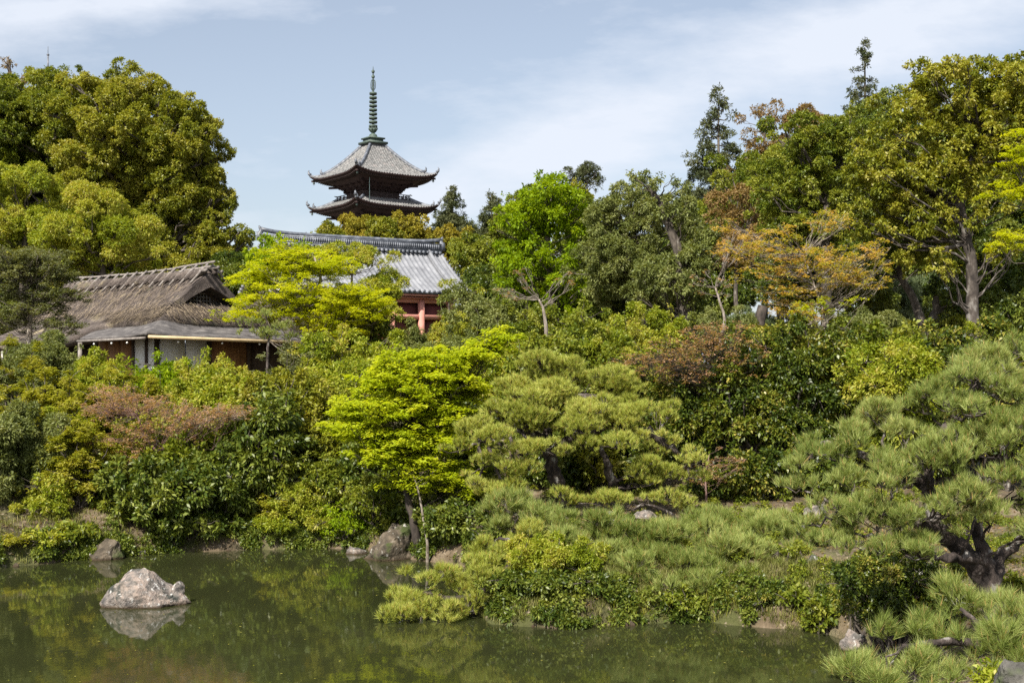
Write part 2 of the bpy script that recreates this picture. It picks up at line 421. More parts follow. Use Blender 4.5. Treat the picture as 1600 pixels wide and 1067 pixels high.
def leaf_mesh(blobs, L, Wd, K, lai, mode='round', hang=.15, spread=(.72, .34), lo=0.35):
    """returns verts, quads, tint for the leaves of the blobs"""
    c = blobs[:, :3]; r = blobs[:, 3:6]
    pw = 1.6
    area = 4 * math.pi * (((r[:,0]*r[:,1])**pw + (r[:,0]*r[:,2])**pw + (r[:,1]*r[:,2])**pw) / 3) ** (1/pw)
    cnt = np.maximum(4, (area * lai * 1.45 / (K * L * Wd * .5)).astype(int))
    idx = np.repeat(np.arange(len(c)), cnt); n = len(idx)
    d = rand_unit(n, .22 if mode != 'tier' else .1)
    rad = spread[0] + spread[1] * RNG.random(n)
    lump = 1 + .12 * np.sin(d[:, 0] * 7 + idx) * np.sin(d[:, 1] * 6 + idx * 2) * np.sin(d[:, 2] * 6)
    pos = c[idx] + d * r[idx] * (rad * lump)[:, None]
    if mode == 'tier':
        dx, dy = pos[:, 0] - c[idx, 0], pos[:, 1] - c[idx, 1]
        tl = RNG.normal(size=(len(c), 2)) * .22; an = RNG.uniform(0, 3.14, len(c))[idx]; st = 1 + .55 * RNG.random(len(c))[idx]
        ca, sa = np.cos(an), np.sin(an); e1 = (dx * ca + dy * sa) * st; e2 = (-dx * sa + dy * ca) / st
        pos[:, 0] = c[idx, 0] + e1 * ca - e2 * sa; pos[:, 1] = c[idx, 1] + e1 * sa + e2 * ca
        pos[:, 2] += -.26 * np.hypot(e1, e2) + dx * tl[idx, 0] + dy * tl[idx, 1]
    # twigs leave gaps between them
    kf = 2 * math.pi / (L * (7.5 if mode != 'tier' else 6))
    ph = RNG.uniform(0, 6.28, 6); q3 = pos + .35 * L * RNG.normal(size=pos.shape)
    fn = np.sin(q3[:, 0] * kf + ph[0]) * np.sin(q3[:, 1] * kf * .9 + ph[1]) * np.sin(q3[:, 2] * kf * 1.1 + ph[2]) + .6 * np.sin((q3[:, 0] + q3[:, 2]) * kf * .43 + ph[3]) * np.sin((q3[:, 1] - q3[:, 2]) * kf * .5 + ph[4])
    keep = fn > -.05 - .25 * RNG.random(n)
    idx = idx[keep]; pos = pos[keep]; d = d[keep]; n = len(idx)
    o = unit(d / r[idx])
    bt = RNG.uniform(0, 1, len(c))[idx]
    nt_ = np.clip(.62 * bt + .38 * RNG.random(n), 0, 1)
    idk = np.repeat(np.arange(n), K); m_ = n * K
    rv = RNG.normal(size=(m_, 3)) * .6
    if mode == 'tier':
        a = RNG.uniform(0, 2 * math.pi, m_)
        ld = unit(np.stack([np.cos(a), np.sin(a), RNG.uniform(-.35, .12, m_)], 1))
        nm = np.array([0, 0, 1.0]) + RNG.normal(size=(m_, 3)) * .28
    else:
        ld = unit(o[idk] * .75 + rv - np.array([0, 0, hang]))
        nm = o[idk] * .5 + np.array([0, 0, .6]) + RNG.normal(size=(m_, 3)) * .55
    side = unit(np.cross(ld, nm)); nm = np.cross(side, ld)
    s = RNG.uniform(.65, 1.25, m_)[:, None]
    base = pos[idk] + RNG.normal(size=(m_, 3)) * L * (.32 if mode != 'tier' else .5) * np.array([1, 1, .5 if mode == 'tier' else 1])
    v0 = base; v2 = base + ld * L * s - np.array([0, 0, .12 * L])
    mid = base + ld * L * s * .48 + nm * L * .08
    v1 = mid + side * Wd * s * .5; v3 = mid - side * Wd * s * .5
    V = np.stack([v0, v1, v2, v3], 1).reshape(-1, 3)
    Fq = np.arange(m_ * 4).reshape(-1, 4)
    ti = np.clip(.62 * nt_[idk] + .38 * RNG.random(m_), 0, 1)
    return V, Fq, np.repeat(ti, 4)

def curve(a, b, n=5, sag=0.0, jit=.06):
    t_ = np.linspace(0, 1, n)[:, None]
    a = np.asarray(a); b = np.asarray(b); L = np.linalg.norm(b - a)
    p = a + (b - a) * t_
    p[:, 2] += (np.sin(t_[:, 0] * math.pi)) * sag * L
    j = RNG.normal(size=(n, 3)) * jit * L; j[0] = 0; j[-1] = 0
    return p + j

KINDS = {  # material, leaf length, width ratio, leaves per node, leaf area index, sub-blob scale, mode, flatness
 'gold':   ('gold', .17, .50, 7, 1.7, .30, 'round', .8),
 'olive':  ('olive', .14, .50, 7, 1.7, .30, 'round', .75),
 'deep':   ('deep', .14, .45, 7, 1.7, .34, 'round', .8),
 'camel':  ('camel', .10, .50, 6, 1.6, .34, 'round', .9),
 'bright': ('bright', .17, .42, 7, 1.5, .30, 'round', .7),
 'lime':   ('lime', .095, .48, 7, 1.1, .22, 'tier', .2),
 'limer':  ('bright', .10, .5, 6, 1.5, .32, 'round', .8),
 'yellowgreen': ('yellowgreen', .10, .42, 7, .9, .22, 'tier', .2),
 'grey':   ('grey', .14, .36, 7, 1.5, .30, 'round', .8),
 'greyd':  ('greyd', .10, .40, 8, 1.1, .26, 'tier', .4),
 'greys':  ('grey', .09, .36, 7, 1.6, .34, 'round', .8),
 'soft':   ('soft', .16, .18, 8, 1.3, .30, 'round', .8),
 'orange': ('orange', .10, .40, 8, .85, .20, 'tier', .18),
 'ochre':  ('ochre', .17, .55, 7, 1.8, .26, 'round', .9),
 'rust':   ('rust', .055, .55, 6, .55, .24, 'tier', .4),
 'brown':  ('brown', .18, .45, 6, .8, .24, 'round', .8),
 'mixed':  ('mixed', .11, .38, 7, 1.5, .32, 'round', .8),
 'tips':   ('tips', .085, .38, 9, 1.4, .26, 'tier', .45),
 'azalea': ('mixed', .05, .45, 9, 1.5, .30, 'tier', .5),
 'cedar':  ('cedar', .22, .30, 8, 1.3, .22, 'round', .7),
}
NLEAF = [0]
def foliage(blobs, kind, Y, parent, origin, dens=1.0, name='crown', lmul=1.0):
    mat, L, wr, K, lai, s, mode, flat = KINDS[kind]
    L = max(L * lmul * RNG.uniform(.8, 1.12), 3.7 * Y / F)
    V, Fq, ti = leaf_mesh(blobs, L, L * wr, K, lai * dens, mode)
    NLEAF[0] += len(Fq)
    return nmesh(name, V, Fq, LM[mat], parent, origin, ti)

def tree(name, label, cat, kind, Y, base_px, trunk, crowns, nb=22, rad=.16, bark=None, dens=1.0, lmul=1.0, limbs=.6, scale=None, twigs=0, dr=.85, ground=None, rbpx=None, grow=1.1):
    """trunk: list of (px,py[,dY]) from the foot up; crowns: (px,py,rx,ry[,dY]) in photo pixels at distance Y"""
    sc = Y / F
    bx = (base_px - 800) * sc
    gz = g1(bx, Y) if ground is None else ground
    base = np.array([bx, Y, gz - .05])
    root = empty(name, base, label, cat)
    tp = [base - np.array([0, 0, .15])]
    for q in trunk: tp.append(P(q[0], q[1], Y + (q[2] if len(q) > 2 else 0)))
    tp = np.array(tp)
    # smooth the trunk a little
    if len(tp) > 2:
        dens_t = np.linspace(0, len(tp) - 1, (len(tp) - 1) * 4 + 1)
        tp = np.stack([np.interp(dens_t, np.arange(len(tp)), tp[:, k]) for k in range(3)], 1)
        tp[1:-1] = (tp[:-2] + tp[1:-1] * 2 + tp[2:]) / 4
        tp[2:-2] += RNG.normal(size=(len(tp) - 4, 3)) * rad * .12
    mb = MB(); mb.tube(tp, np.linspace(rad * 1.15, rad * .35, len(tp)), 9)
    mb.build('trunk', bark or BARK, root, base, smooth=True)
    blobs = []
    _, _, _, _, _, s, mode, flat = KINDS[kind]
    s = scale or s
    for cr in crowns:
        dY = cr[4] if len(cr) > 4 else 0
        c = P(cr[0], cr[1], Y + dY); rx, ry = cr[2] * sc * grow, cr[3] * sc * grow
        share = max(5, int(1.15 * nb * (cr[2] * cr[3]) / sum(q[2] * q[3] for q in crowns)))
        r = np.array([rx, max(rx * dr, min(rx, ry)), ry])
        sb = sub_blobs(c, r, share, s, .18, flat)
        if rbpx:
            q_ = rbpx * sc * RNG.uniform(.6, 1.35, len(sb)); sb[:, 3] = q_; sb[:, 4] = q_; sb[:, 5] = q_ * flat * RNG.uniform(.8, 1.3, len(sb))
        blobs.append(sb)
    blobs = np.concatenate(blobs)
    foliage(blobs, kind, Y, root, base, dens, lmul=lmul)
    # limbs reach from the trunk into the clumps
    lb = MB(); cnt = 0
    for b_ in blobs:
        if RNG.random() > limbs: continue
        dd = np.linalg.norm(tp - (b_[:3] - np.array([0, 0, .35 * np.linalg.norm(b_[:3] - tp[-1])])), axis=1)
        k = int(np.argmin(dd)); k = max(k, len(tp) // 4)
        L = np.linalg.norm(b_[:3] - tp[k])
        w = rad * .30 * min(1, .25 + L / 8)
        cpts = curve(tp[k], b_[:3], 6, -.06, .045)
        lb.tube(cpts, np.linspace(w, w * .3, 6), 6, cap=False); cnt += 1
        for q in range(2 + twigs):
            e = b_[:3] + rand_unit(1, .3)[0] * b_[3:6] * .95
            lb.tube(curve(cpts[3 + q % 3], e, 4, 0, .07), np.linspace(w * .3, max(.004, w * .1), 4), 4, cap=False)
    if cnt: lb.build('branches', bark or BARK, root, base, smooth=True)
    return root

def shrub(name, label, kind, px, top, basepy, hw, Y=None, nb=12, dens=1.0, cat='shrub', scale=None, depth=.8, lmul=1.0, cone=0):
    if Y is None: Y = ground_hit(px, basepy)
    hw = hw * 1.14; top = top - (9 if Y > 29 else 2)
    sc = Y / F
    x = (px - 800) * sc
    gz = g1(x, Y)
    base = np.array([x, Y, gz])
    ztop = CZ + (HZ - top) * sc
    zb = CZ + (HZ - basepy) * sc
    lowz = max(min(zb, ztop - .4), gz)
    h = ztop - lowz
    root = empty(name, base, label, cat)
    _, _, _, _, _, s, mode, flat = KINDS[kind]
    s = scale or s
    rx = hw * sc
    c = np.array([x, Y, lowz + h * .52])
    r = np.array([rx, rx * depth, h * .52])
    bl = sub_blobs(c, r, nb, s * 1.15, .2, flat)
    if cone:
        f = np.clip((bl[:, 2] - c[2]) / (h * .52), -1, 1); bl[:, :2] = c[:2] + (bl[:, :2] - c[:2]) * (1 - .45 * f)[:, None]
    bl[:, 2] = np.maximum(bl[:, 2], lowz + .1)
    ns = int(nb * .9); du = rand_unit(ns, .55); sr = np.mean(r) * RNG.uniform(.06, .15, ns)
    sh_ = c + du * r * RNG.uniform(.98, 1.22, ns)[:, None]; sh_[:, 2] = np.minimum(sh_[:, 2], ztop + .12 * h)
    shoots_ = np.concatenate([sh_, np.stack([sr, sr, sr * 1.3], 1)], 1)
    bl0 = bl; bl = np.concatenate([bl, shoots_])
    foliage(bl, kind, Y, root, base, dens, 'foliage', lmul)
    lb = MB()
    for q_ in shoots_:
        k_ = int(np.argmin(np.linalg.norm(bl0[:, :3] - q_[:3], axis=1)))
        lb.tube(curve(bl0[k_, :3], q_[:3] + [0, 0, q_[5] * .8], 4, 0, .05), [.012, .009, .006, .003], 4, cap=False)
    bl = bl0
    for b_ in bl:
        a = base + np.array([RNG.normal() * .08, RNG.normal() * .08, -.08])
        w = .012 + .012 * h
        lb.tube(curve(a, b_[:3], 6, .05, .05), np.linspace(w, w * .3, 6), 5, cap=False)
        for q in range(3):
            e = b_[:3] + rand_unit(1, .2)[0] * b_[3:6] * .95
            lb.tube(curve(b_[:3], e, 3, 0, .05), np.linspace(w * .35, w * .12, 3), 4, cap=False)
    lb.build('stem', BARK, root, base, smooth=True)
    return root

# ------------------------------------------------------------------ pines
def needles(shoots, sdirs, L, n, w, tips=.03):
    m_ = len(shoots)
    idk = np.repeat(np.arange(m_), n); q = m_ * n
    d = unit(sdirs[idk] * RNG.uniform(.7, 1.6, q)[:, None] + unit(RNG.normal(size=(q, 3))) * .62)
    b0 = shoots[idk] + sdirs[idk] * (RNG.random(q)[:, None] * .65 - .55) * L * .7
    side = unit(np.cross(d, RNG.normal(size=(q, 3)))) * w * .5
    sl = RNG.uniform(.7, 1.2, m_)[idk]
    tip = b0 + d * (L * sl * RNG.uniform(.65, 1.15, q))[:, None]
    V = np.stack([b0 - side, b0 + side, tip], 1).reshape(-1, 3)
    st = (.5 * RNG.random(m_) + .5 * (.5 + .5 * np.sin(shoots[:, 0] * 2.1 + shoots[:, 2] * 5) * np.sin(shoots[:, 1] * 1.7 + 1)))[idk]
    ti = np.clip(.42 * st + .40 * RNG.random(q), 0, .76); ti = np.where(RNG.random(q) < .05, .98, ti)
    return V, np.arange(q * 3).reshape(-1, 3), ti
def pine(name, label, Y, foot, trunks, pads, kind='needle', L=.10, dens=1.0, rad=.12, n=26, w=.0045, dr=.8, bark=None, cat='pine tree', zmin=-9, grow=1.0):
    """foot (px,py); trunks: list of polylines [(px,py,dY)...]; pads (px,py,rx,ry,dY)"""
    fx = P(foot[0], foot[1], Y)
    gz = g1(fx[0], Y)
    base = np.array([fx[0], Y, gz - .03])
    root = empty(name, base, label, cat)
    mb = MB(); allp = []
    for i, tr_ in enumerate(trunks):
        tp = np.array([P(q[0], q[1], Y + (q[2] if len(q) > 2 else 0)) for q in tr_])
        if i == 0: tp = np.vstack([base - np.array([0, 0, .2]), tp])
        k = np.linspace(0, len(tp) - 1, (len(tp) - 1) * 5 + 1)
        tp = np.stack([np.interp(k, np.arange(len(tp)), tp[:, a]) for a in range(3)], 1)
        for _ in range(2): tp[1:-1] = (tp[:-2] + tp[1:-1] * 2 + tp[2:]) / 4
        rr = rad if i == 0 else rad * .62
        tp[1:-1] += RNG.normal(size=(len(tp) - 2, 3)) * rr * .14
        ra = np.linspace(rr * 1.2, rr * .4, len(tp)) * RNG.uniform(.9, 1.12, len(tp))
        mb.tube(tp, ra, 10); allp.append(tp)
    mb.build('trunk', bark or BARKPINE, root, base, smooth=True)
    allp = np.concatenate(allp)
    SV, SD = [], []; lb = MB()
    for pd in pads:
        dY = pd[4] if len(pd) > 4 else 0
        sc = (Y + dY) / F
        c = P(pd[0], pd[1], Y + dY); r = np.array([pd[2] * sc, max(pd[2] * sc * dr, .3), pd[3] * sc]) * grow
        # a pad is made of several small humps
        nh = max(3, int(pd[2] * pd[3] * sc * sc * 7 / .25))
        nh = int(min(nh, 16) * 1.5)
        hu = rand_unit(nh, .1) * RNG.uniform(.15, 1.0, nh)[:, None] * r + c
        hr = np.stack([np.full(nh, np.mean(r[:2]) * .36), np.full(nh, np.mean(r[:2]) * .36), np.full(nh, r[2] * .62)], 1) * RNG.uniform(.55, 1.5, (nh, 1))
        # branch to the pad
        k = int(np.argmin(np.linalg.norm(allp - (c - np.array([0, 0, .2])), axis=1)))
        under = c - np.array([0, 0, r[2] * .5])
        dist = np.linalg.norm(under - allp[k]); w0 = rad * .34 * min(1, .4 + dist / 3)
        br = curve(allp[k], under, 7, -.05, .04)
        lb.tube(br, np.linspace(w0, w0 * .45, 7), 7, cap=False)
        for h_, q in zip(hu, hr):
            e = h_ - np.array([0, 0, q[2] * .3])
            mid = curve(br[RNG.integers(3, 7)], e, 5, -.05, .06)
            lb.tube(mid, np.linspace(w0 * .45, w0 * .2, 5), 5, cap=False)
            area = math.pi * q[0] * q[1] * 1.8
            m_ = max(6, int(area * 120 * dens * (.1 / L) ** 1.1))
            d = rand_unit(m_, .55)
            rr = RNG.uniform(.55, 1.05, m_)[:, None]
            s_ = h_ + d * q * rr
            keep = s_[:, 2] > zmin
            s_, d = s_[keep], d[keep]
            SV.append(s_)
            SD.append(unit(d * np.array([.65, .65, .3]) + np.array([0, 0, .95]) + RNG.normal(size=(len(s_), 3)) * .28))
            for t_ in s_[:: 5]:
                lb.tube(np.array([e, (e + t_) / 2 + RNG.normal(size=3) * .03, t_]), [w0 * .16 + .003, w0 * .1 + .002, .0025], 3, cap=False)
    lb.build('branches', bark or BARKPINE, root, base, smooth=True)
    SV = np.concatenate(SV); SD = np.concatenate(SD)
    V, F3, ti = needles(SV, SD, L, n, w)
    # pale brown candles at some shoot tips
    k = RNG.random(len(SV)) < .14
    cb = SV[k]; cd = unit(np.array([0, 0, 1.0]) + RNG.normal(size=(len(cb), 3)) * .2)
    sd_ = unit(np.cross(cd, RNG.normal(size=(len(cb), 3)))) * .006
    V2 = np.stack([cb - sd_, cb + sd_, cb + cd * L * .8], 1).reshape(-1, 3)
    F2 = np.arange(len(V2)).reshape(-1, 3) + len(V)
    NLEAF[0] += len(F3)
    nmesh('needles', np.vstack([V, V2]), np.vstack([F3, F2]), LM[kind], root, base, np.concatenate([np.repeat(ti, 3), np.ones(len(V2))]))
    return root

# ------------------------------------------------------------------ rocks
def rock(label, px, py, w_, h_, Y=None, d_=None, mat=None, seed=1, name='garden_rock', peaks=None, sink=.25, group=None, z=None, rz=0):
    """py = foot row of the rock, w_, h_ in photo pixels"""
    if Y is None: Y = ground_hit(px, py)
    sc = Y / F; x = (px - 800) * sc
    gz = (CZ + (HZ - py) * sc) if z is None else z
    a, c = w_ * sc / 2, h_ * sc
    b_ = a * (d_ or .8)
    bm = bmesh.new(); bmesh.ops.create_icosphere(bm, subdivisions=5 if w_ > 40 else 4, radius=1)
    rs = np.random.default_rng(seed)
    V = np.array([v.co[:] for v in bm.verts]); Fc = np.array([[v.index for v in f.verts] for f in bm.faces]); bm.free()
    for _ in range(11):
        nn = unit(rs.normal(size=3)); nn[2] = abs(nn[2]) * .8; nn = unit(nn); k = rs.uniform(.60, .86)
        dd = V @ nn - k
        V = V - np.where(dd > 0, dd, 0)[:, None] * nn * .92
    off = Vector((seed * 3.7, seed * 1.3, 0))
    nz = np.array([mnoise.fractal(Vector(q) * 1.7 + off, .9, 2.1, 6) for q in V]); nr = np.array([1 - abs(mnoise.noise(Vector(q) * 4.5 + off)) for q in V])
    V = V * (1 + .20 * nz + .07 * (nr - .7))[:, None]
    mx = V.max(0); mn = V.min(0)
    V[:, 0] /= max(mx[0], -mn[0]); V[:, 1] /= max(mx[1], -mn[1]); V[:, 2] /= mx[2]
    V = V * np.array([a, b_, c])
    if peaks is not None:
        xs_, hs_ = peaks
        f = np.interp(V[:, 0] / a, xs_, hs_)
        V[:, 2] = np.where(V[:, 2] > 0, V[:, 2] * f, V[:, 2])
    V[:, 2] = np.maximum(V[:, 2], -c * sink)
    cs, sn = math.cos(rz), math.sin(rz)
    V[:, :2] = V[:, :2] @ np.array([[cs, sn], [-sn, cs]])
    o = nmesh(name, V, Fc, mat or ROCKG, smooth=False)
    for p_ in o.data.polygons: p_.use_smooth = True
    try: o.data.set_sharp_from_angle(angle=R(32))
    except Exception: pass
    o.location = (x, Y, gz)
    return tag(o, label, 'rock', group)

# ================================================================== BUILDINGS
# ---- pagoda
def pagoda():
    C0 = P(583, 594, 148); cx, cy = C0[0], C0[1]
    gz = g1(cx, cy)
    root = empty('pagoda', (cx, cy, gz), 'tall dark wooden pagoda with weathered grey tiled roofs and long bronze spire', 'pagoda', rz=R(-8 + 45))
    LZ = lambda z: z - gz
    def roofgrid(Rh, ri, ztop, H, lift, per, amp, off=0.0, inset=0.0):
        grids = []
        nx = int(round(2 * Rh / per)) * 6 + 1
        xs_ = np.linspace(-Rh, Rh, nx)
        tt = np.linspace(0, 1, 12)
        vm = np.clip((np.abs(xs_) - ri) / (Rh - ri), 0, .999)
        vv = vm[:, None] + (1 - vm[:, None]) * tt[None, :]
        half = ri + (Rh - ri) * vv
        z = ztop - H * (1 - (1 - vv) ** 1.45) + lift * (np.abs(xs_)[:, None] / Rh) ** 4 * vv ** 2
        rib = amp * np.maximum(0, np.cos(2 * math.pi * xs_ / per))[:, None] ** .7
        bow = 0.0
        Gd = np.stack([np.repeat(xs_[:, None], 12, 1), half + bow, z + rib + off], -1)
        for k in range(4):
            a = k * math.pi / 2; c_, s_ = math.cos(a), math.sin(a)
            Q = Gd.copy(); Q[..., 0] = Gd[..., 0] * c_ - Gd[..., 1] * s_; Q[..., 1] = Gd[..., 0] * s_ + Gd[..., 1] * c_
            grids.append(Q)
        return grids
    levels = [(27.75, 5.35, 31.45, .62, 2.05), (24.2, 5.5, 24.75, 3.0, 2.25), (20.6, 5.6, 21.15, 3.1, 2.35), (17.0, 5.75, 17.55, 3.25, 2.5), (13.4, 5.9, 13.95, 3.4, 2.7)]
    for li, (ztip, Rh, ztop, ri, body) in enumerate(levels):
        lift = .62
        H = LZ(ztop) - (LZ(ztip) - lift)
        zt = LZ(ztop)
        rf = MB()
        for Q in roofgrid(Rh, ri, zt, H, lift, .34, .085): rf.grid(Q)
        o = rf.build('roof', TILEP, root, smooth=True)
        # eave fascia and soffit: tile ends, two rafter tiers
        ev = MB(); rfz = lambda x: zt - H + lift * (np.abs(x) / Rh) ** 4
        xs_ = np.linspace(-Rh, Rh, 41)
        def facerot(Gd):
            for k in range(4):
                a = k * math.pi / 2; c_, s_ = math.cos(a), math.sin(a)
                Q = Gd.copy(); Q[..., 0] = Gd[..., 0] * c_ - Gd[..., 1] * s_; Q[..., 1] = Gd[..., 0] * s_ + Gd[..., 1] * c_
                yield Q
        zz = rfz(xs_)
        prof = [(Rh, -.02), (Rh + .02, -.16), (Rh - .12, -.17), (Rh - .14, -.30), (Rh - 1.2, -.34), (Rh - 1.22, -.52), (body + .9, -.80), (body + .85, -1.0), (body, -1.6)]
        Gd = np.stack([np.stack([xs_ * (pr[0] / Rh), np.full(41, pr[0]), zz * max(0, (pr[0] - body) / (Rh - body)) + (zt - H) * (1 - max(0, (pr[0] - body) / (Rh - body))) + pr[1]], -1) for pr in prof], 0)
        for Q in facerot(Gd): ev.grid(Q)
        ev.build('eave', PWOOD, root)
        # rafters
        ra = MB()
        for k in range(4):
            a = k * math.pi / 2; c_, s_ = math.cos(a), math.sin(a)
            ax = np.array([[c_, s_, 0], [-s_, c_, 0], [0, 0, 1]])
            for x in np.arange(-Rh + .25, Rh - .2, .27):
                lz = float(rfz(np.array([x]))[0])
                inner = max(abs(x), Rh - 1.2)
                if Rh - .16 - inner > .1:
                    c = np.array([x, (Rh - .16 + inner) / 2, lz - .38]); ra.box((c @ ax), (.10, Rh - .16 - inner, .10), ax)
        ra.build('rafter', PWOODR, root)
        # brackets in three steps
        bk = MB(); ze = zt - H
        for st in range(3):
            hw = body + .28 + .42 * st; z_ = ze - 1.55 + .36 * st
            for k in range(4):
                a = k * math.pi / 2; c_, s_ = math.cos(a), math.sin(a); ax = np.array([[c_, s_, 0], [-s_, c_, 0], [0, 0, 1]])
                bk.box((np.array([0, hw, z_ + .20]) @ ax), (2 * hw + .5, .15, .15), ax)
                for x in np.linspace(-body, body, 4):
                    f = x * hw / body
                    bk.box((np.array([x, hw - .25, z_]) @ ax), (.18, .95, .17), ax)
                    for q in (-.38, 0, .38): bk.box((np.array([x + q, hw, z_ + .09]) @ ax), (.2, .22, .14), ax)
        for sx in (-1, 1):
            for sy in (-1, 1):
                d_ = np.array([sx, sy]) / math.sqrt(2)
                ax = np.array([[d_[0], d_[1], 0], [-d_[1], d_[0], 0], [0, 0, 1]])
                bk.box((d_[0] * (body + .9) * 1.35, d_[1] * (body + .9) * 1.35, ze - .85), (2.6, .22, .24), ax)
                bk.box((d_[0] * (Rh - .75) * 1.414, d_[1] * (Rh - .75) * 1.414, ze - .02), (1.7, .2, .2), ax)
        bk.build('bracket', PWOOD, root)
        # body
        bd = MB(); zb = ze - 3.4 if li < 4 else 0.6
        bd.box((0, 0, (ze - 1.0 + zb) / 2), (2 * body, 2 * body, ze - 1.0 - zb))
        for k in range(4):
            a = k * math.pi / 2; c_, s_ = math.cos(a), math.sin(a); ax = np.array([[c_, s_, 0], [-s_, c_, 0], [0, 0, 1]])
            for x in np.linspace(-body, body, 4): bd.box((np.array([x, body + .03, (ze - 1.2 + zb) / 2]) @ ax), (.24, .24, ze - 1.2 - zb), ax)
            for z_ in (ze - 1.55, ze - 2.0): bd.box((np.array([0, body + .08, z_]) @ ax), (2 * body + .5, .16, .16), ax)
        bd.build('wall', PWOODR, root)
        # balcony with railing
        if li < 4:
            rb = MB(); bz = ze - 2.42; hb = body + 1.02
            for k in range(4):
                a = k * math.pi / 2; c_, s_ = math.cos(a), math.sin(a); ax = np.array([[c_, s_, 0], [-s_, c_, 0], [0, 0, 1]])
                rb.box((np.array([0, (hb + body) / 2 + .05, bz]) @ ax), (2 * hb, hb - body + .1, .13), ax)
                rb.box((np.array([0, hb - .35, bz - .30]) @ ax), (2 * hb - .7, .25, .42), ax)
                for z_, ex in ((bz + .20, .0), (bz + .36, .12), (bz + .55, .35)): rb.box((np.array([0, hb - .08, z_]) @ ax), (2 * hb + ex * 2, .07, .07), ax)
                for x in np.linspace(-hb + .08, hb - .08, 9): rb.box((np.array([x, hb - .081, bz + .3]) @ ax), (.09, .09, .52), ax)
            rb.build('balcony', PWOODR, root)
        # hip ridges
        for k in range(4):
            hp = MB(); a = math.pi / 4 + k * math.pi / 2
            for (v0, v1, rr, hh, nm) in ((.02, .78, .15, .16, 0), (.78, 1.0, .11, .09, 1)):
                vv = np.linspace(v0, v1, 12); half = ri + (Rh - ri) * vv
                z = zt - H * (1 - (1 - vv) ** 1.45) + lift * vv ** 6 + hh
                pts = np.stack([np.cos(a) * half * 1.414, np.sin(a) * half * 1.414, z], 1)
                hp.tube(pts, rr, 8)
                hp.tube(pts + np.array([0, 0, -.1]), rr * 1.15, 6)
                e = pts[-1]; dx = np.array([np.cos(a), np.sin(a), 0])
                hp.tube(np.array([e - dx * .1 + [0, 0, 0], e + dx * .12 + [0, 0, .18], e + dx * .16 + [0, 0, .42], e + dx * .06 + [0, 0, .58]]), [.2, .16, .09, .03], 6)
            hp.build('hip_ridge', TILED, root, smooth=True)
        for k in range(4):
            a = math.pi / 4 + k * math.pi / 2; rr = (Rh - .35) * 1.414
            be = MB(); c = (math.cos(a) * rr, math.sin(a) * rr, LZ(ztip) - .98)
            be.lathe(c, [(.0, .42), (.07, .40), (.09, .30), (.11, .12), (.15, 0), (.0, .02)], 8)
            be.tube(np.array([[c[0], c[1], c[2] + .4], [c[0], c[1], c[2] + .62]]), .015, 4)
            be.tube(np.array([[c[0], c[1], c[2] + .05], [c[0], c[1], c[2] - .16]]), .02, 4)
            be.build('wind_bell', BRONZE, root, smooth=True)
    # stone podium
    pb = MB(); pb.box((0, 0, .3), (9.4, 9.4, .6)); pb.box((0, 0, .64), (8.9, 8.9, .08)); pb.build('podium', ROCKG, root)
    # finial
    Zp = lambda py: LZ(CZ + (HZ - py) * .074)
    sp = MB()
    for dz, hw in ((Zp(222.8), .92), (Zp(217.3), 1.02)): sp.box((0, 0, dz), (2 * hw, 2 * hw, .16))
    sp.box((0, 0, (Zp(222.8) + Zp(217.3)) / 2), (1.7, 1.7, Zp(217.3) - Zp(222.8)))
    sp.box((0, 0, Zp(224.6)), (2.5, 2.5, .25))
    z0 = Zp(216.2)
    sp.lathe((0, 0, z0), [(.52, 0), (.52, .08), (.50, .22), (.40, .42), (.22, .52), (.16, .62), (.16, .75)], 16)
    zz = Zp(208)
    sp.lathe((0, 0, zz), [(.2, 0), (.34, .10), (.46, .32), (.50, .50), (.40, .34), (.2, .22)], 12)
    for k in range(8):
        a = k * math.pi / 4
        sp.tube(np.array([[math.cos(a) * .3, math.sin(a) * .3, zz + .2], [math.cos(a) * .5, math.sin(a) * .5, zz + .45], [math.cos(a) * .48, math.sin(a) * .48, zz + .66]]), [.09, .08, .02], 5)
    sp.tube(np.array([[0, 0, z0 + .5], [0, 0, Zp(146)], [0, 0, Zp(118)], [0, 0, Zp(106)], [0, 0, Zp(103.8)]]), [.15, .11, .08, .035, .01], 8)
    subs = []
    for i in range(9):
        spm = sp; sp = MB(); subs.append(('spire_ring', sp))
        zc = Zp(197.6 - i * 6.35); rr = .49 - .008 * i
        sp.lathe((0, 0, zc), [(rr - .12, -.10), (rr, -.12), (rr + .015, 0), (rr, .12), (rr - .12, .10), (rr - .12, -.10)], 18)
        for k in range(4):
            ax = np.array([[math.cos(k * math.pi / 4), math.sin(k * math.pi / 4), 0], [-math.sin(k * math.pi / 4), math.cos(k * math.pi / 4), 0], [0, 0, 1]])
            sp.box((0, 0, zc), (2 * rr - .1, .05, .07), ax)
        sp.lathe((0, 0, zc), [(.17, -.2), (.2, -.1), (.2, .1), (.17, .2)], 8); sp = spm
    zf = Zp(133.5); spm = sp; sp = MB(); subs.append(('spire_flame', sp))
    for k in range(4):
        a = k * math.pi / 2 + .3
        for j in range(7):
            h = -.55 + j * .17; w_ = .14 + .22 * math.sin((j + .5) / 7 * math.pi) ** .6
            d_ = np.array([math.cos(a), math.sin(a), 0])
            sp.tube(np.array([d_ * .06 + [0, 0, zf + h], d_ * (w_) + [0, 0, zf + h + .03], d_ * (w_ + .06) + [0, 0, zf + h + .15]]), [.028, .022, .012], 4)
        sp.tube(np.array([d_ * .16 + [0, 0, zf - .6], d_ * .38 + [0, 0, zf - .3], d_ * .38 + [0, 0, zf + .35], d_ * .1 + [0, 0, zf + .65]]), .022, 4)
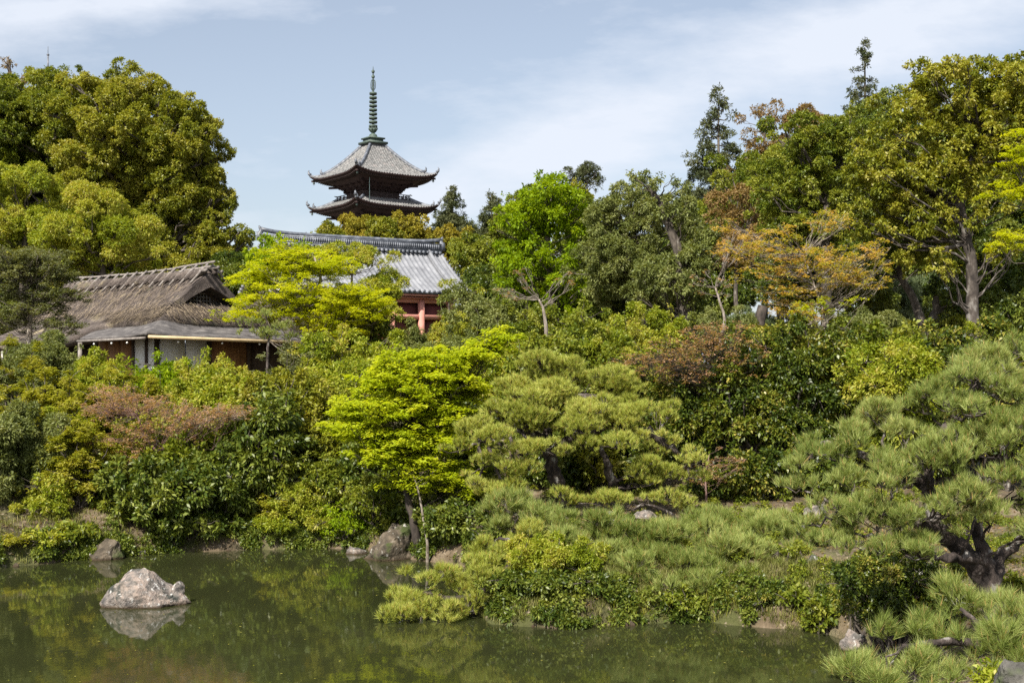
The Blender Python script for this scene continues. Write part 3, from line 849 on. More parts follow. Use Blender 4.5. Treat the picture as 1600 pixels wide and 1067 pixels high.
    for py, rr in ((120.3, .20), (112.3, .19)):
        sp = MB(); subs.append(('spire_jewel', sp)); th = np.linspace(-math.pi / 2, math.pi / 2, 9); sp.lathe((0, 0, Zp(py)), np.stack([np.cos(th) * rr + .001, np.sin(th) * rr * 1.15], 1), 12)
    sp = spm; spo = sp.build('spire', BRONZE, root, smooth=False)
    for nm, q in subs: q.build(nm, BRONZE, spo)
    # pale lightning conductor by the corner: local coords from world
    a = -(R(-8 + 45)); wx, wy = (585 - 583) * .071, -5.0
    lx, ly = wx * math.cos(a) - wy * math.sin(a), wx * math.sin(a) + wy * math.cos(a)
    cd = MB(); cd.tube(np.array([[lx, ly, LZ(27.2)], [lx, ly, LZ(24.1)]]), .035, 5)
    cd.tube(np.array([[lx, ly, LZ(27.2)], [lx * .9, ly * .86, LZ(27.3)]]), .035, 5); cd.build('lightning_conductor', METALG, root)
pagoda()

# ---- red-pillared hall with silver tile roof
def ribroof(mbx, o, wd, L, sd, s, z0, z1, per=.3, amp=.075, curve_=.28, nv=14, over=0.0):
    """roof plane: ridge line from o along wd (length L); slope in plan direction sd, reach s, from z0 to z1"""
    nx = int(round(L / per)) * 6 + 1
    a = np.linspace(0, L, nx); vv = np.linspace(0, 1, nv)
    z = z0 + (z1 - z0) * ((1 + curve_) * vv - curve_ * vv ** 2)
    rib = amp * np.maximum(0, np.cos(2 * math.pi * a / per)) ** .7
    pts = o[None, None, :] + a[:, None, None] * wd + (vv * s)[None, :, None] * sd
    pts = pts.copy(); pts[..., 2] = z[None, :] + rib[:, None]
    mbx.grid(pts)
    return pts
def hall():
    phi = R(30)
    wd = np.array([math.cos(phi), math.sin(phi), 0]); sd = np.array([math.sin(phi), -math.cos(phi), 0]); up = np.array([0, 0, 1.0])
    ax = np.array([wd, sd, up])
    PR = np.array([-4.2, 74.0, 0]); L = 10.6; PL = PR - wd * L
    gz = g1(PR[0], PR[1]); rz = 11.3; ez = 8.8; s = 3.7
    base = (PL + PR) / 2 + up * gz
    root = empty('temple_hall', base, 'red pillared temple hall with silver grey tiled gable roof', 'hall')
    for sg in (1, -1):
        mb = MB(); ribroof(mb, PL.copy(), wd, L, sd * sg, s, rz, ez, .30, .085)
        mb.build('roof', TILE, root, base, smooth=True)
        eb = MB()
        for k in range(int(L / .3) + 1):
            c = PL + wd * (k * .3) + sd * sg * (s + .02); c[2] = ez + .03
            eb.tube(np.array([c, c + sd * sg * .05]), .085, 8)
        eb.box(((PL + PR) / 2 + sd * sg * (s - .04)) + up * (ez - .07), (L, .12, .09), ax)
        eb.build('eave_tile', TILED, root, base)
        ew = MB(); ew.box(((PL + PR) / 2 + sd * sg * (s - .12)) + up * (ez - .19), (L - .1, .1, .12), ax)
        for k in range(int(L / .24)):
            ew.box(PL + wd * (.15 + k * .24) + sd * sg * (s - .75) + up * (ez - .12), (.09, 1.2, .09), ax @ np.eye(3))
        ew.build('rafter', RED, root, base)
    # ridge, layered tiles with white line, round cap
    rg = MB(); mid = (PL + PR) / 2
    for i, (h, w_) in enumerate(((.10, .52), (.21, .46), (.31, .40), (.41, .36), (.51, .32))):
        rg.box(mid + up * (rz + h), (L + .1 + .02 * i, w_, .085), ax)
    nseg = 30; tt = np.linspace(-1, 1, nseg); pts = mid + wd * (tt[:, None] * (L / 2 + .1)); pts[:, 2] = rz + .62 + .18 * np.abs(tt) ** 6
    rg.tube(pts, .12, 8)
    for k in range(int(L / .13)):
        for sg in (1, -1):
            rg.box(PL + wd * (k * .13 + .06) + sd * sg * .2 + up * (rz + .36), (.05, .1, .24), ax)
            if k % 2 == 0: rg.tube(np.array([PL + wd * (k * .13 + .1) + sd * sg * .2 + up * (rz + .05), PL + wd * (k * .13 + .1) + sd * sg * .38 + up * (rz - .02)]), .085, 7)
    rg.build('ridge', TILED, root, base)
    for e, q in ((PL, -1), (PR, 1)):
        orn = MB(); c = e + wd * q * .12
        orn.tube(np.array([c + up * (rz + .2), c + wd * q * .05 + up * (rz + .55), c - wd * q * .05 + up * (rz + .72), c + wd * q * .04 + up * (rz + .88), c + wd * q * .10 + up * (rz + .98)]), [.24, .18, .12, .08, .03], 7)
        for j in range(3): orn.tube(np.array([c + up * (rz + .2 + .17 * j), c + wd * q * .22 + up * (rz + .3 + .17 * j)]), [.1, .03], 5)
        orn.build('ridge_ornament', TILED, root, base, smooth=True)
        # descending ridges and verge tiles
        dsc = MB()
        for sg in (1, -1):
            for off, r_, hh, reach in ((.75, .125, .22, .93), (.0, .10, .10, 1.0)):
                vv = np.linspace(.02, reach, 14)
                pt = e - wd * q * off + sd * sg * (vv * s)[:, None]
                pt = pt.copy(); pt[:, 2] = rz + (ez - rz) * (1.28 * vv - .28 * vv ** 2) + hh
                dsc.tube(pt, r_, 8); dsc.tube(pt - up * .13, r_ * 1.1, 6)
            for j in range(13):
                v = (j + .5) / 13; c = e + wd * q * .06 + sd * sg * v * s; c[2] = rz + (ez - rz) * (1.28 * v - .28 * v * v) + .03
                dsc.tube(np.array([c, c + wd * q * .14]), .1, 7)
        dsc.build('verge_ridge', TILE, root, base, smooth=True)
        # gable wall
        gw = MB(); ce = e - wd * q * .75
        A = ce + sd * (s * .8) + up * (ez + .35); B = ce - sd * (s * .8) + up * (ez + .35); T = ce + up * (rz - .25)
        th = wd * .1
        gw.add([A, B, T, A + th, B + th, T + th], [[0, 1, 4, 3], [1, 2, 5, 4], [2, 0, 3, 5]], [[0, 2, 1], [3, 4, 5]])
        gw.build('gable_wall', PLASTER, root, base)
    # pillars, beams, panels on the long sides
    hw = s - .62
    for sg in (1, -1):
        n_ = 6
        xs_ = np.linspace(.9, L - .9, n_)
        for x in xs_:
            pb = MB(); b0 = PL + wd * x + sd * sg * hw
            pb.tube(np.array([b0 + up * gz, b0 + up * (ez - .12)]), .19, 14); pb.box(b0 + up * (ez - .22), (.5, .4, .2), ax)
            pb.build('pillar', RED, root, base, smooth=False)
        bb = MB(); c = (PL + PR) / 2 + sd * sg * hw
        for z_, h in ((ez - .42, .34), (ez - 1.35, .26), (ez - 3.0, .26), (gz + .3, .3)):
            bb.box(c + up * z_, (L - 1.5, .2, h), ax)
        bb.build('beam', RED, root, base)
        pn = MB()
        for i in range(n_ - 1):
            xm = (xs_[i] + xs_[i + 1]) / 2
            pn.box(PL + wd * xm + sd * sg * (hw - .28) + up * ((gz + ez - .3) / 2), (xs_[1] - xs_[0], .08, ez - .3 - gz), ax)
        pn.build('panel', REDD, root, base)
        sl = MB(); sl.box(c + sd * sg * .25 + up * (ez - .33) , (L - 1.2, .3, .05), ax); sl.build('soffit', RED, root, base)
    for e, q in ((PL, 1), (PR, -1)):
        eg = MB(); c = e + wd * q * .9
        eg.box(c + up * ((gz + ez + .2) / 2), (.12, 2 * hw, ez + .2 - gz), ax); eg.build('end_wall', PLASTER, root, base)
hall()

# ---- thatched teahouse
def jitter_surface(Gd, amp):
    n_ = np.array([mnoise.fractal(Vector(q) * 1.3, 1.0, 2.0, 4) for q in Gd.reshape(-1, 3)]).reshape(Gd.shape[:2])
    Gd = Gd.copy(); Gd[..., 2] += n_ * amp
    return Gd
def thatch_straw(parent, origin, samples, dirs, n, name='loose_straw'):
    """many straws lying down the slope, one mesh"""
    idx = RNG.integers(0, len(samples), n)
    p0 = samples[idx] + RNG.normal(size=(n, 3)) * .08; d = unit(dirs[idx] + RNG.normal(size=(n, 3)) * .12)
    L_ = RNG.uniform(.25, .6, n)[:, None]
    sd_ = unit(np.cross(d, np.array([0, 0, 1.0]))) * .012
    up = np.array([0, 0, .05])
    V = np.stack([p0 - sd_ + up, p0 + sd_ + up, p0 + d * L_ + up * .7], 1).reshape(-1, 3)
    return nmesh(name, V, np.arange(n * 3).reshape(-1, 3), STRAW, parent, origin, np.repeat(RNG.random(n), 3))
STRAW = leafmat('straw', [(.055, .043, .037), (.135, .108, .09), (.33, .26, .17)], .05, .8, .1)

def teahouse():
    C = np.array([-14.0, 50.0, 0]); U = unit(np.array([-.72, .69, 0])); Vv = np.array([.69, .72, 0]); Vv = unit(Vv); up = np.array([0, 0, 1.0])
    ax = np.array([U, Vv, up])
    gz = 3.35; Lh, Wd = 15.2, 7.7
    base = C + U * Lh / 2 + Vv * Wd / 2 + up * gz
    root = empty('teahouse', base, 'old teahouse with thick brown thatched roof, log ridge and white paper doors', 'teahouse')
    pt = lambda a, b_, z: C + U * a + Vv * b_ + up * z
    rz, hz_, ez = 8.55, 7.05, 6.12
    # skirt: hip frustum from eaves up to the shoulder, with thick rounded edge
    def rect(a0, b0, z, n_=14, lift=0.0, sagm=0.0):
        out = []
        cs = [(a0, b0), (Lh - a0, b0), (Lh - a0, Wd - b0), (a0, Wd - b0)]
        for k in range(4):
            p0 = np.array(cs[k]); p1 = np.array(cs[(k + 1) % 4])
            for i in range(n_):
                q = p0 + (p1 - p0) * i / n_; e = (2 * i / n_ - 1)
                out.append(pt(q[0], q[1], z + lift * e ** 4 - sagm * (1 - e * e)))
        out.append(out[0])
        return np.array(out)
    rings = [rect(2.4, 2.4, 5.95, 24), rect(1.3, 1.3, 6.16, 24, .04), rect(1.05, 1.05, 6.12, 24, .05), rect(.86, .86, 6.20, 24, .06), rect(.84, .84, 6.38, 24, .06), rect(1.0, 1.0, 6.50, 24, .05), rect(1.5, 1.5, 6.74, 24, .02),
             rect(2.0, 2.1, 7.02, 24), rect(2.8, 2.6, 7.35, 24), rect(3.4, 3.1, 7.7, 24)]
    rings = np.array(rings)
    # the far left wing of the roof comes lower and reaches further out
    rel = rings - C; ra = rel @ U; rb_ = rel @ Vv
    wgt = np.clip((ra - 5.2) / 1.0, 0, 1) * np.clip((3.0 - rb_) / 2.0, 0, 1)
    rings = rings - Vv * (wgt * 1.75)[..., None] - up * (wgt * .85)[..., None]
    Gd = jitter_surface(np.array(rings), .13)
    sk = MB(); sk.grid(Gd); sk.build('lower_thatch', THATCH, root, base, smooth=True)
    # hood: steep gable roof over the top, thick, rounded
    a0, a1 = 2.2, Lh - 1.5; bm_ = Wd / 2
    outer = [(1.72, 6.90), (1.95, 7.05), (2.6, 7.52), (3.2, 8.02), (3.62, 8.33), (bm_, 8.42)]
    prof = outer + [(Wd - b_, z) for b_, z in outer[::-1][1:]]
    inner = [(Wd - 2.35, 6.95), (Wd - 3.0, 7.4), (bm_, 7.82), (3.0, 7.4), (2.35, 6.95)]
    prof = prof + inner + [prof[0]]
    al = np.concatenate([[a0 - .25, a0 - .18, a0], np.linspace(a0 + .5, a1 - .5, 34), [a1, a1 + .18, a1 + .25]])
    Gd = []
    for i, a in enumerate(al):
        e = 2 * (a - a0) / (a1 - a0) - 1
        k = 1.0 if 2 <= i < len(al) - 2 else (.0 if i in (0, len(al) - 1) else .6)
        row = []
        for b_, z in prof:
            cb, cz_ = bm_, 7.7
            sh = .96 + .04 * k
            row.append(pt(a - (rz and 0) - np.sign(-e) * 0, cb + (b_ - cb) * sh, cz_ + (z - cz_) * sh + .12 * e * e))
        Gd.append(row)
    Gd = np.array(Gd)
    hd = MB(); hd.grid(jitter_surface(Gd, .09), flip=True); hd.build('upper_thatch', THATCH, root, base, smooth=True)
    cp = MB(); no = len(outer) * 2 - 1
    GJ = jitter_surface(Gd, .09)
    for row, fl in ((GJ[0], False), (GJ[-1], True)):
        cp = MB()
        o_ = row[:no]; in_ = row[no:no + 5][::-1]; q5 = np.linspace(0, 4, no)
        i_ = np.stack([np.interp(q5, np.arange(5), in_[:, k]) for k in range(3)], 1)
        cp.grid(np.stack([o_, o_ * .5 + i_ * .5, i_], 0), flip=fl)
        cp.build('gable_edge', THATCH, root, base, smooth=True)
    # gable triangle with lattice
    for a, q in ((a0, -1), (a1, 1)):
        row = Gd[0] if q < 0 else Gd[-1]
        gp = MB(); no = len(outer) * 2 - 1
        T = pt(a - q * .55, bm_, 8.1); A = pt(a - q * .55, 1.9, 6.75); B = pt(a - q * .55, Wd - 1.9, 6.75)
        gp.add([A, B, T], [], [[0, 1, 2]])
        gp.build('gable_panel', WOODD, root, base)
        gl = MB()
        for x in np.arange(-1.2, 1.25, .16):
            h = 6.98 + (1.25 - abs(x)) * .66
            gl.box(pt(a - q * .42, bm_ + x, (6.9 + h) / 2), (.03, .035, h - 6.9), ax)
        for z in np.arange(7.05, 7.7, .16): gl.box(pt(a - q * .39, bm_, z), (.03, 2 * max(.1, (7.82 - z) * 1.4), .035), ax)
        gl.tube(np.array([pt(a - q * .1, bm_ - 1.75, 7.02), pt(a - q * .1, bm_ + 1.75, 7.02)]), .06, 7)
        gl.build('gable_lattice', LOG, root, base)
    # ridge: bundles and poles
    lg = MB()
    for dz, dbs in ((.14, (-.38, .38)), (.34, (-.2, .2)), (.62, (0,))):
        for db in dbs:
            n_ = 16; aa = np.linspace(a0 - .55, a1 + .3, n_); pts = np.array([pt(a, bm_ + db, 8.36 + dz * .8 + .12 * (2 * (a - a0) / (a1 - a0) - 1) ** 2 + RNG.normal() * .012) for a in aa])
            lg.tube(pts, .055 if dz > .5 else .07, 7)
    for a in np.arange(a0 - .2, a1, .82):
        for sg in (-1, 1):
            lg.tube(np.array([pt(a, bm_ + sg * .10, 8.90), pt(a + RNG.normal() * .05, bm_ + sg * .42, 8.62), pt(a, bm_ + sg * .95, 8.05)]), .05, 6)
    lg.build('ridge_log', LOG, root, base, smooth=True)
    bk = MB()
    for a in np.arange(a0, a1, .41):
        for sg in (-1, 1):
            bk.tube(np.array([pt(a - .2, bm_ + sg * .2, 8.62), pt(a + .12, bm_ + sg * .42, 8.50), pt(a + .2, bm_ + sg * .72, 8.26)]), [.13, .15, .08], 7)
    bk.build('ridge_bundle', THATCH, root, base, smooth=True)
    # straw scattered on the slopes
    S = []; D = []
    for _ in range(2600):
        a = RNG.uniform(a0, a1); sg = -1 if RNG.random() < .75 else 1; f = RNG.random()
        b_ = bm_ + sg * (.5 + f * 1.9); z = np.interp(abs(b_ - bm_), [0, .23, .65, 1.25, 1.9, 2.13], [8.42, 8.33, 8.02, 7.52, 7.05, 6.90]) + .02
        S.append(pt(a, b_, z)); D.append(Vv * sg * .75 - up * .66)
        f = RNG.random(); b_ = 1.0 + f * 1.1; z = np.interp(b_, [1., 1.5, 2.1], [6.52, 6.76, 7.04]); S.append(pt(RNG.uniform(b_, 5.6), b_, z)); D.append(-Vv * .8 - up * .4)
        b_ = 1.0 + RNG.random() * 1.0; z = np.interp(b_, [1., 1.5, 2.0], [6.52, 6.76, 7.04]); S.append(pt(b_, RNG.uniform(b_, Wd - b_), z)); D.append(-U * .8 - up * .4)
    thatch_straw(root, base, np.array(S), np.array(D), 15000)
    # shingled lean-to roof round the near corner
    for side in (0, 1):
        sh = MB(); n_ = 26; nv = 8; rows = []
        length = 5.2 if side == 0 else 7.4
        for i in range(n_):
            q = i / (n_ - 1) * length
            row = []
            for j in range(nv):
                v = j / (nv - 1); reach = 1.55
                o = 1.0 - v * (1.0 + .75)        # inset from the wall plane at the top to overhang at the bottom
                z = 6.26 - .62 * v + .08 * v * v + .20 * math.exp(-(q / 1.1) ** 2) * (1 - .5 * v)
                along = max(q, 0) if q > 1e-6 else o
                qq = o + (q) if True else q
                a_, b_ = (qq, o) if side == 0 else (o, qq)
                row.append(pt(a_, b_, z))
            for v, dz in ((1.0, -.09), (.5, -.1)):
                o = 1.0 - v * 1.75; z = 6.26 - .62 * v + .08 * v * v + dz + .20 * math.exp(-(q / 1.1) ** 2) * (1 - .5 * v)
                a_, b_ = (o + q, o) if side == 0 else (o, o + q); row.append(pt(a_, b_, z))
            rows.append(row)
        sh.grid(np.array(rows), flip=(side == 0)); sh.build('lean_to_roof', SHINGLE, root, base, smooth=False)
    # gutter and eave pole
    gt = MB(); gt.tube(np.array([pt(-.82, -.7, 5.66), pt(-.86, 3.2, 5.62), pt(-.84, 7.2, 5.58)]), .065, 8)
    gt.build('gutter', BAMBOO, root, base, smooth=True)
    ep = MB(); ep.tube(np.array([pt(-.7, -.78, 5.62), pt(2.5, -.8, 5.6), pt(4.6, -.78, 5.6)]), .05, 8)
    for a in np.arange(.2, 4.5, .55): ep.tube(np.array([pt(a, -.7, 5.64), pt(a, 1.2, 5.92)]), .035, 5)
    for b_ in np.arange(.2, 7.2, .55): ep.tube(np.array([pt(-.7, b_, 5.64), pt(1.2, b_, 5.92)]), .035, 5)
    ep.build('eave_pole', LOG, root, base, smooth=True)
    kn = [pt(-.8, b_, 5.48) for b_ in (.6, 2.6, 4.4)] + [pt(a, -.8, 5.46) for a in (.6, 1.8, 3.2)]
    for c in kn:
        mbk = MB(); th = np.linspace(-math.pi / 2, math.pi / 2, 7); mbk.lathe(c, np.stack([np.cos(th) * .04 + .001, np.sin(th) * .04], 1), 8); mbk.build('eave_knob', PAPER, root, base, smooth=True)
    # walls and doors, slightly inside the eave
    ia = .35
    def wallpanel(side, q0, q1, mat, name, z0=gz - .1, z1=5.85, inset=0, th=.06):
        mb_ = MB(); qc = (q0 + q1) / 2; o = ia + inset
        if side == 0: mb_.box(pt(qc, o, (z0 + z1) / 2), (q1 - q0, th, z1 - z0), ax)
        else: mb_.box(pt(o, qc, (z0 + z1) / 2), (th, q1 - q0, z1 - z0), ax)
        return mb_.build(name, mat, root, base)
    # side 0 = left (along U)
    for q0, q1 in ((.45, 1.02), (1.12, 2.0)): wallpanel(0, q0, q1, PAPER, 'paper_door')
    for q0, q1 in ((2.15, 3.1), (3.14, 4.1), (4.14, 5.0)): wallpanel(0, q0, q1, WOODB, 'board_door')
    wallpanel(0, 5.1, 15.8, WOODD, 'wall', inset=.3, z1=5.6)
    for q0, q1 in ((.48, 1.6), (1.66, 2.62)): wallpanel(1, q0, q1, PAPER, 'paper_door')
    wallpanel(1, 2.85, 4.6, WOODB, 'board_door'); wallpanel(1, 4.7, 7.4, WOODD, 'wall', inset=.1)
    bw = MB(); bw.box(pt(Lh / 2, Wd - .5, (gz + 5.8) / 2), (Lh - 1.2, .1, 5.8 - gz), ax); bw.box(pt(Lh - .6, Wd / 2, (gz + 5.8) / 2), (.1, Wd - 1.2, 5.8 - gz), ax); bw.build('wall', PLASTER, root, base)
    ce = MB(); ce.box(pt(Lh / 2, Wd / 2, 5.93), (Lh - 1.6, Wd - 1.6, .06), ax); ce.build('ceiling', WOODD, root, base)
    for (a, b_) in [(ia, ia), (ia, 2.74), (ia, 4.65), (ia, 7.4), (1.07, ia), (2.08, ia), (5.05, ia)]:
        pm = MB(); pm.box(pt(a - .02, b_ - .02, (gz + 5.8) / 2), (.14, .14, 5.9 - gz), ax); pm.build('post', WOODD, root, base)
    hp = MB(); hp.tube(np.array([pt(4.7, -.6, gz - .2), pt(4.7, -.62, 4.4), pt(4.72, -.6, 5.62)]), .09, 8); hp.build('post', LOG, root, base, smooth=True)
    be = MB(); be.box(pt(2.7, ia - .03, 5.72), (5.2, .14, .16), ax); be.box(pt(ia - .03, 3.8, 5.72), (.14, 7.0, .16), ax); be.build('beam', WOODD, root, base)
teahouse()

def small_thatch(label, C, U, Vv, Lh, Wd, gz, ez, rz, inset):
    up = np.array([0, 0, 1.0]); U = unit(U); Vv = unit(Vv); ax = np.array([U, Vv, up])
    base = C + U * Lh / 2 + Vv * Wd / 2 + up * gz
    root = empty('thatched_annex', base, label, 'outbuilding')
    pt = lambda a, b_, z: C + U * a + Vv * b_ + up * z
    rings = []
    for t_, z in ((.10, ez - .3), (.0, ez - .3), (-.03, ez - .1), (.0, ez), (.25, ez + (rz - ez) * .28), (.5, ez + (rz - ez) * .53), (.75, ez + (rz - ez) * .78), (1, rz)):
        ia, ib = t_ * inset, t_ * Wd * .48
        cs = [(ia, ib), (Lh - ia, ib), (Lh - ia, Wd - ib), (ia, Wd - ib)]; row = []
        for k in range(4):
            for i in range(12):
                q = np.array(cs[k]) + (np.array(cs[(k + 1) % 4]) - np.array(cs[k])) * i / 12; row.append(pt(q[0], q[1], z))
        row.append(row[0]); rings.append(row)
    mb = MB(); mb.grid(jitter_surface(np.array(rings), .1)); mb.build('thatch', THATCH, root, base, smooth=True)
    lg = MB()
    for dz, db in ((.08, -.3), (.08, .3), (.3, 0)):
        lg.tube(np.array([pt(inset - .3, Wd / 2 + db, rz + dz), pt(Lh / 2, Wd / 2 + db, rz + dz - .03), pt(Lh - inset + .3, Wd / 2 + db, rz + dz)]), .06, 7)
    for a in np.arange(inset, Lh - inset, .6):
        for sg in (-1, 1): lg.tube(np.array([pt(a, Wd / 2 + sg * .05, rz + .36), pt(a, Wd / 2 + sg * .6, rz - .1)]), .05, 6)
    lg.build('ridge_log', LOG, root, base, smooth=True)
    w = MB(); w.box(base * np.array([1, 1, 0]) + up * (gz + ez) / 2, (Lh - 1.4, Wd - 1.4, ez - gz), ax); w.build('wall', PLASTER, root, base)
    for a in np.linspace(.8, Lh - .8, 4):
        pm = MB(); pm.box(pt(a, .66, (gz + ez) / 2), (.13, .13, ez - gz), ax); pm.build('post', WOODD, root, base)
small_thatch('lower thatched annex seen through the maple right of the teahouse', np.array([-9.6, 54.5, 0]), np.array([-.72, .69, 0.]), np.array([.69, .72, 0.]), 6.5, 5.0, 3.4, 5.75, 8.0, 1.6)

# ---- tile-capped garden walls behind the shrubs
def tile_wall(label, A, B, gz, ez, s=.9):
    A = np.append(A, 0.); B = np.append(B, 0.); up = np.array([0, 0, 1.0]); wd = unit(B - A); sd = np.array([wd[1], -wd[0], 0]); L = np.linalg.norm(B - A); ax = np.array([wd, sd, up])
    base = (A + B) / 2 + up * gz; root = empty('tiled_wall', base, label, 'wall')
    for sg in (1, -1):
        mb = MB(); ribroof(mb, A.copy(), wd, L, sd * sg, s, ez, ez - s * .5, .28, .07); mb.build('roof', TILE, root, base, smooth=True)
    rg = MB(); rg.box((A + B) / 2 + up * (ez + .07), (L, .3, .12), ax); rg.tube(np.array([A + up * (ez + .17), B + up * (ez + .17)]), .1, 8); rg.build('ridge', TILED, root, base)
    w = MB(); w.box((A + B) / 2 + up * ((gz + ez - .3) / 2), (L, .5, ez - .3 - gz), ax); w.build('wall_body', PLASTER, root, base)
tile_wall('low tile capped wall beyond the shrubs right of the red hall', (-2.4, 66.), (1.0, 67.), 3.5, 6.9)
tile_wall('tile capped wall at the back of the wood on the right', (20., 70.), (36., 74.), 3.6, 6.6)

# ---- mast above the left trees
c = P(75, 100, 110); gz = g1(c[0], c[1])
mb = MB(); mb.tube(np.array([[c[0], c[1], gz], [c[0], c[1], P(75, 85, 110)[2]]]), [.2, .07], 8); mb.tube(np.array([P(75, 86, 110), P(75, 73, 110)]), .025, 5)
mb.box(P(75, 111, 110), (.35, .2, .12)); mb.box(P(75, 86, 110), (.18, .18, .12))
tag(mb.build('lightning_mast', TILED, None), 'thin dark metal mast poking above the left tree crowns', 'mast')

# ================================================================== FAR TREES
T = tree
T('evergreen_tree', 'huge domed evergreen with bronze-gold leaves left of the pagoda', 'tree', 'gold', 84, 250,
  [(250, 520), (252, 430), (250, 330), (245, 240)], [(205, 220, 112, 112), (280, 290, 82, 120), (180, 330, 90, 110), (325, 375, 50, 62), (240, 405, 120, 60), (150, 170, 80, 60), (340, 375, 44, 74), (300, 235, 56, 88), (270, 180, 56, 56)], nb=520, rad=.7, scale=.155, dens=1.1)
T('evergreen_tree', 'olive evergreen crown at the upper left edge under the mast', 'tree', 'olive', 90, 60,
  [(75, 480), (77, 360), (76, 240), (72, 180)], [(60, 190, 110, 70), (0, 180, 80, 60), (110, 150, 60, 40), (20, 250, 90, 50)], nb=190, rad=.5, scale=.18)
T('bare_topped_tree', 'thin nearly bare treetop sticking up at the far left corner', 'tree', 'brown', 98, 12,
  [(14, 400), (20, 200), (19, 140), (12, 90)], [(13, 100, 14, 22), (30, 128, 30, 14), (8, 125, 12, 10), (58, 120, 24, 10)], nb=14, rad=.3, dens=.8, twigs=5)
T('broadleaf_tree', 'bright green leafy tree at the left edge below the olive crown', 'tree', 'mixed', 74, 30,
  [(35, 520), (38, 430), (40, 340)], [(30, 290, 66, 36), (55, 345, 64, 34), (15, 370, 60, 50)], nb=70, rad=.35, scale=.22, dens=.9)
T('evergreen_tree', 'fresh yellow-green crown just behind the thatched ridge on the left', 'tree', 'mixed', 72, 160,
  [(160, 540), (160, 460), (160, 400)], [(150, 365, 85, 68), (95, 400, 60, 50), (225, 400, 55, 35)], nb=48, rad=.35, scale=.25)
T('evergreen_tree', 'dark small tree between the big dome and the hall roof end', 'tree', 'deep', 96, 388,
  [(388, 500), (388, 420)], [(385, 385, 24, 30), (370, 425, 35, 40)], nb=14, rad=.25)
for i, (px, py, rx, ry, Y, lab, kd) in enumerate([
  (560, 352, 46, 32, 122, 'rounded golden-brown tree in front of the pagoda eave corner', 'ochre'),
  (640, 350, 42, 34, 120, 'golden-brown round crown below the right pagoda eave', 'ochre'),
  (513, 358, 26, 24, 116, 'small olive crown left of the golden tree under the pagoda', 'gold'),
  (600, 350, 30, 28, 112, 'yellow-green round crown under the middle of the pagoda', 'gold'),
  (708, 366, 42, 30, 112, 'golden-olive tree just right of the hall ridge end', 'ochre'),
  (742, 400, 52, 55, 104, 'dull green round tree right of the hall roof', 'olive'),
  (800, 360, 52, 60, 108, 'dark olive tree behind the left side of the bright green tree', 'olive'),
  (832, 300, 42, 28, 118, 'small olive crown rising behind the bright green tree', 'olive'),
  (893, 290, 30, 24, 118, 'golden-olive rounded top right of the bright green tree', 'gold'),
  (920, 340, 70, 60, 112, 'dull olive tree filling the gap behind the grey-green tree', 'olive')]):
    T('distant_tree', lab, 'tree', kd, Y, px, [(px, 520), (px, py + ry)], [(px, py + 13, rx, ry), (px + 8, py + ry * .9, rx * .9, ry * .9)], nb=44, rad=.3, scale=.24, grow=1.0)
T('evergreen_tree', 'dark round-headed conifer on the skyline above the grey-green tree', 'tree', 'cedar', 122, 916, [(916, 420), (917, 300)], [(917, 272, 30, 20), (932, 284, 20, 12), (898, 283, 20, 12)], nb=20, rad=.3, scale=.3)

def conifer(label, Y, px, top, foot, hw, kind='cedar', n=16, dens=.9, gaps=.15, name='conifer_tree', droop=.05, taper=.75, bs=.30):
    sc = Y / F; x = (px - 800) * sc; gz = g1(x, Y); base = np.array([x, Y, gz - .05])
    root = empty(name, base, label, 'tree')
    zt = CZ + (HZ - top) * sc; z0 = CZ + (HZ - foot) * sc
    mb = MB(); mb.tube(np.array([base, [x + .1, Y, (gz + zt) / 2], [x, Y, zt - .1]]), [.35, .22, .03], 8); mb.build('trunk', BARK, root, base, smooth=True)
    bl = []; lb = MB()
    for i in range(n):
        f = (i + .5) / n; z = z0 + (zt - z0) * f; rr = hw * sc * ((1 - f) ** taper) * RNG.uniform(.75, 1.15)
        k = max(3, int(7 * (1 - f) + 2)); a0 = RNG.uniform(0, 6.28)
        for j in range(k):
            if RNG.random() < gaps: continue
            a = a0 + j * 2 * math.pi / k + RNG.normal() * .2; q = rr * RNG.uniform(.6, 1.1)
            tip = np.array([x + math.cos(a) * q, Y + math.sin(a) * q, z - droop * q + RNG.normal() * .15])
            lb.tube(np.array([[x, Y, z - .05], [(x + tip[0]) / 2, (Y + tip[1]) / 2, z - .1 * q - .05], tip]), [.06, .04, .015], 4, cap=False)
            b = hw * sc * bs * (1 - f * .55) * RNG.uniform(.7, 1.2)
            bl.append([*tip, b, b, b * .65])
            if q > b * 1.6:
                mid = (tip + np.array([x, Y, z])) / 2; bl.append([*mid, b * .8, b * .8, b * .45])
    bl.append([x, Y, zt - .15, .18 * hw * sc, .18 * hw * sc, .3 * hw * sc])
    lb.build('branches', BARK, root, base, smooth=True)
    foliage(np.array(bl), kind, Y, root, base, dens)
conifer('tall narrow conifer alone on the skyline at the upper right', 92, 1351, 72, 240, 38, n=12, gaps=.25, bs=.26, taper=.45, dens=.85)
conifer('dark broad cedar on the skyline left of the brown-leaved trees', 96, 1122, 152, 340, 60, n=14, gaps=.30, bs=.24, taper=.5, dens=.8)
conifer('small dark conifer on the skyline just right of the pagoda', 125, 707, 298, 372, 34, n=7, gaps=.1, bs=.38, taper=.5)
conifer('slim dark conifer on the skyline left of the bright green tree', 122, 768, 302, 372, 24, n=7, gaps=.1, bs=.42, taper=.5)
T('sparse_tree', 'sparse brown-leaved tree standing on the skyline right of the dark cedar', 'tree', 'brown', 90, 1195,
  [(1195, 460), (1196, 320), (1194, 200)], [(1196, 200, 38, 50), (1190, 270, 45, 50), (1225, 230, 30, 40)], nb=44, rad=.22, twigs=4, dens=.9, scale=.22)
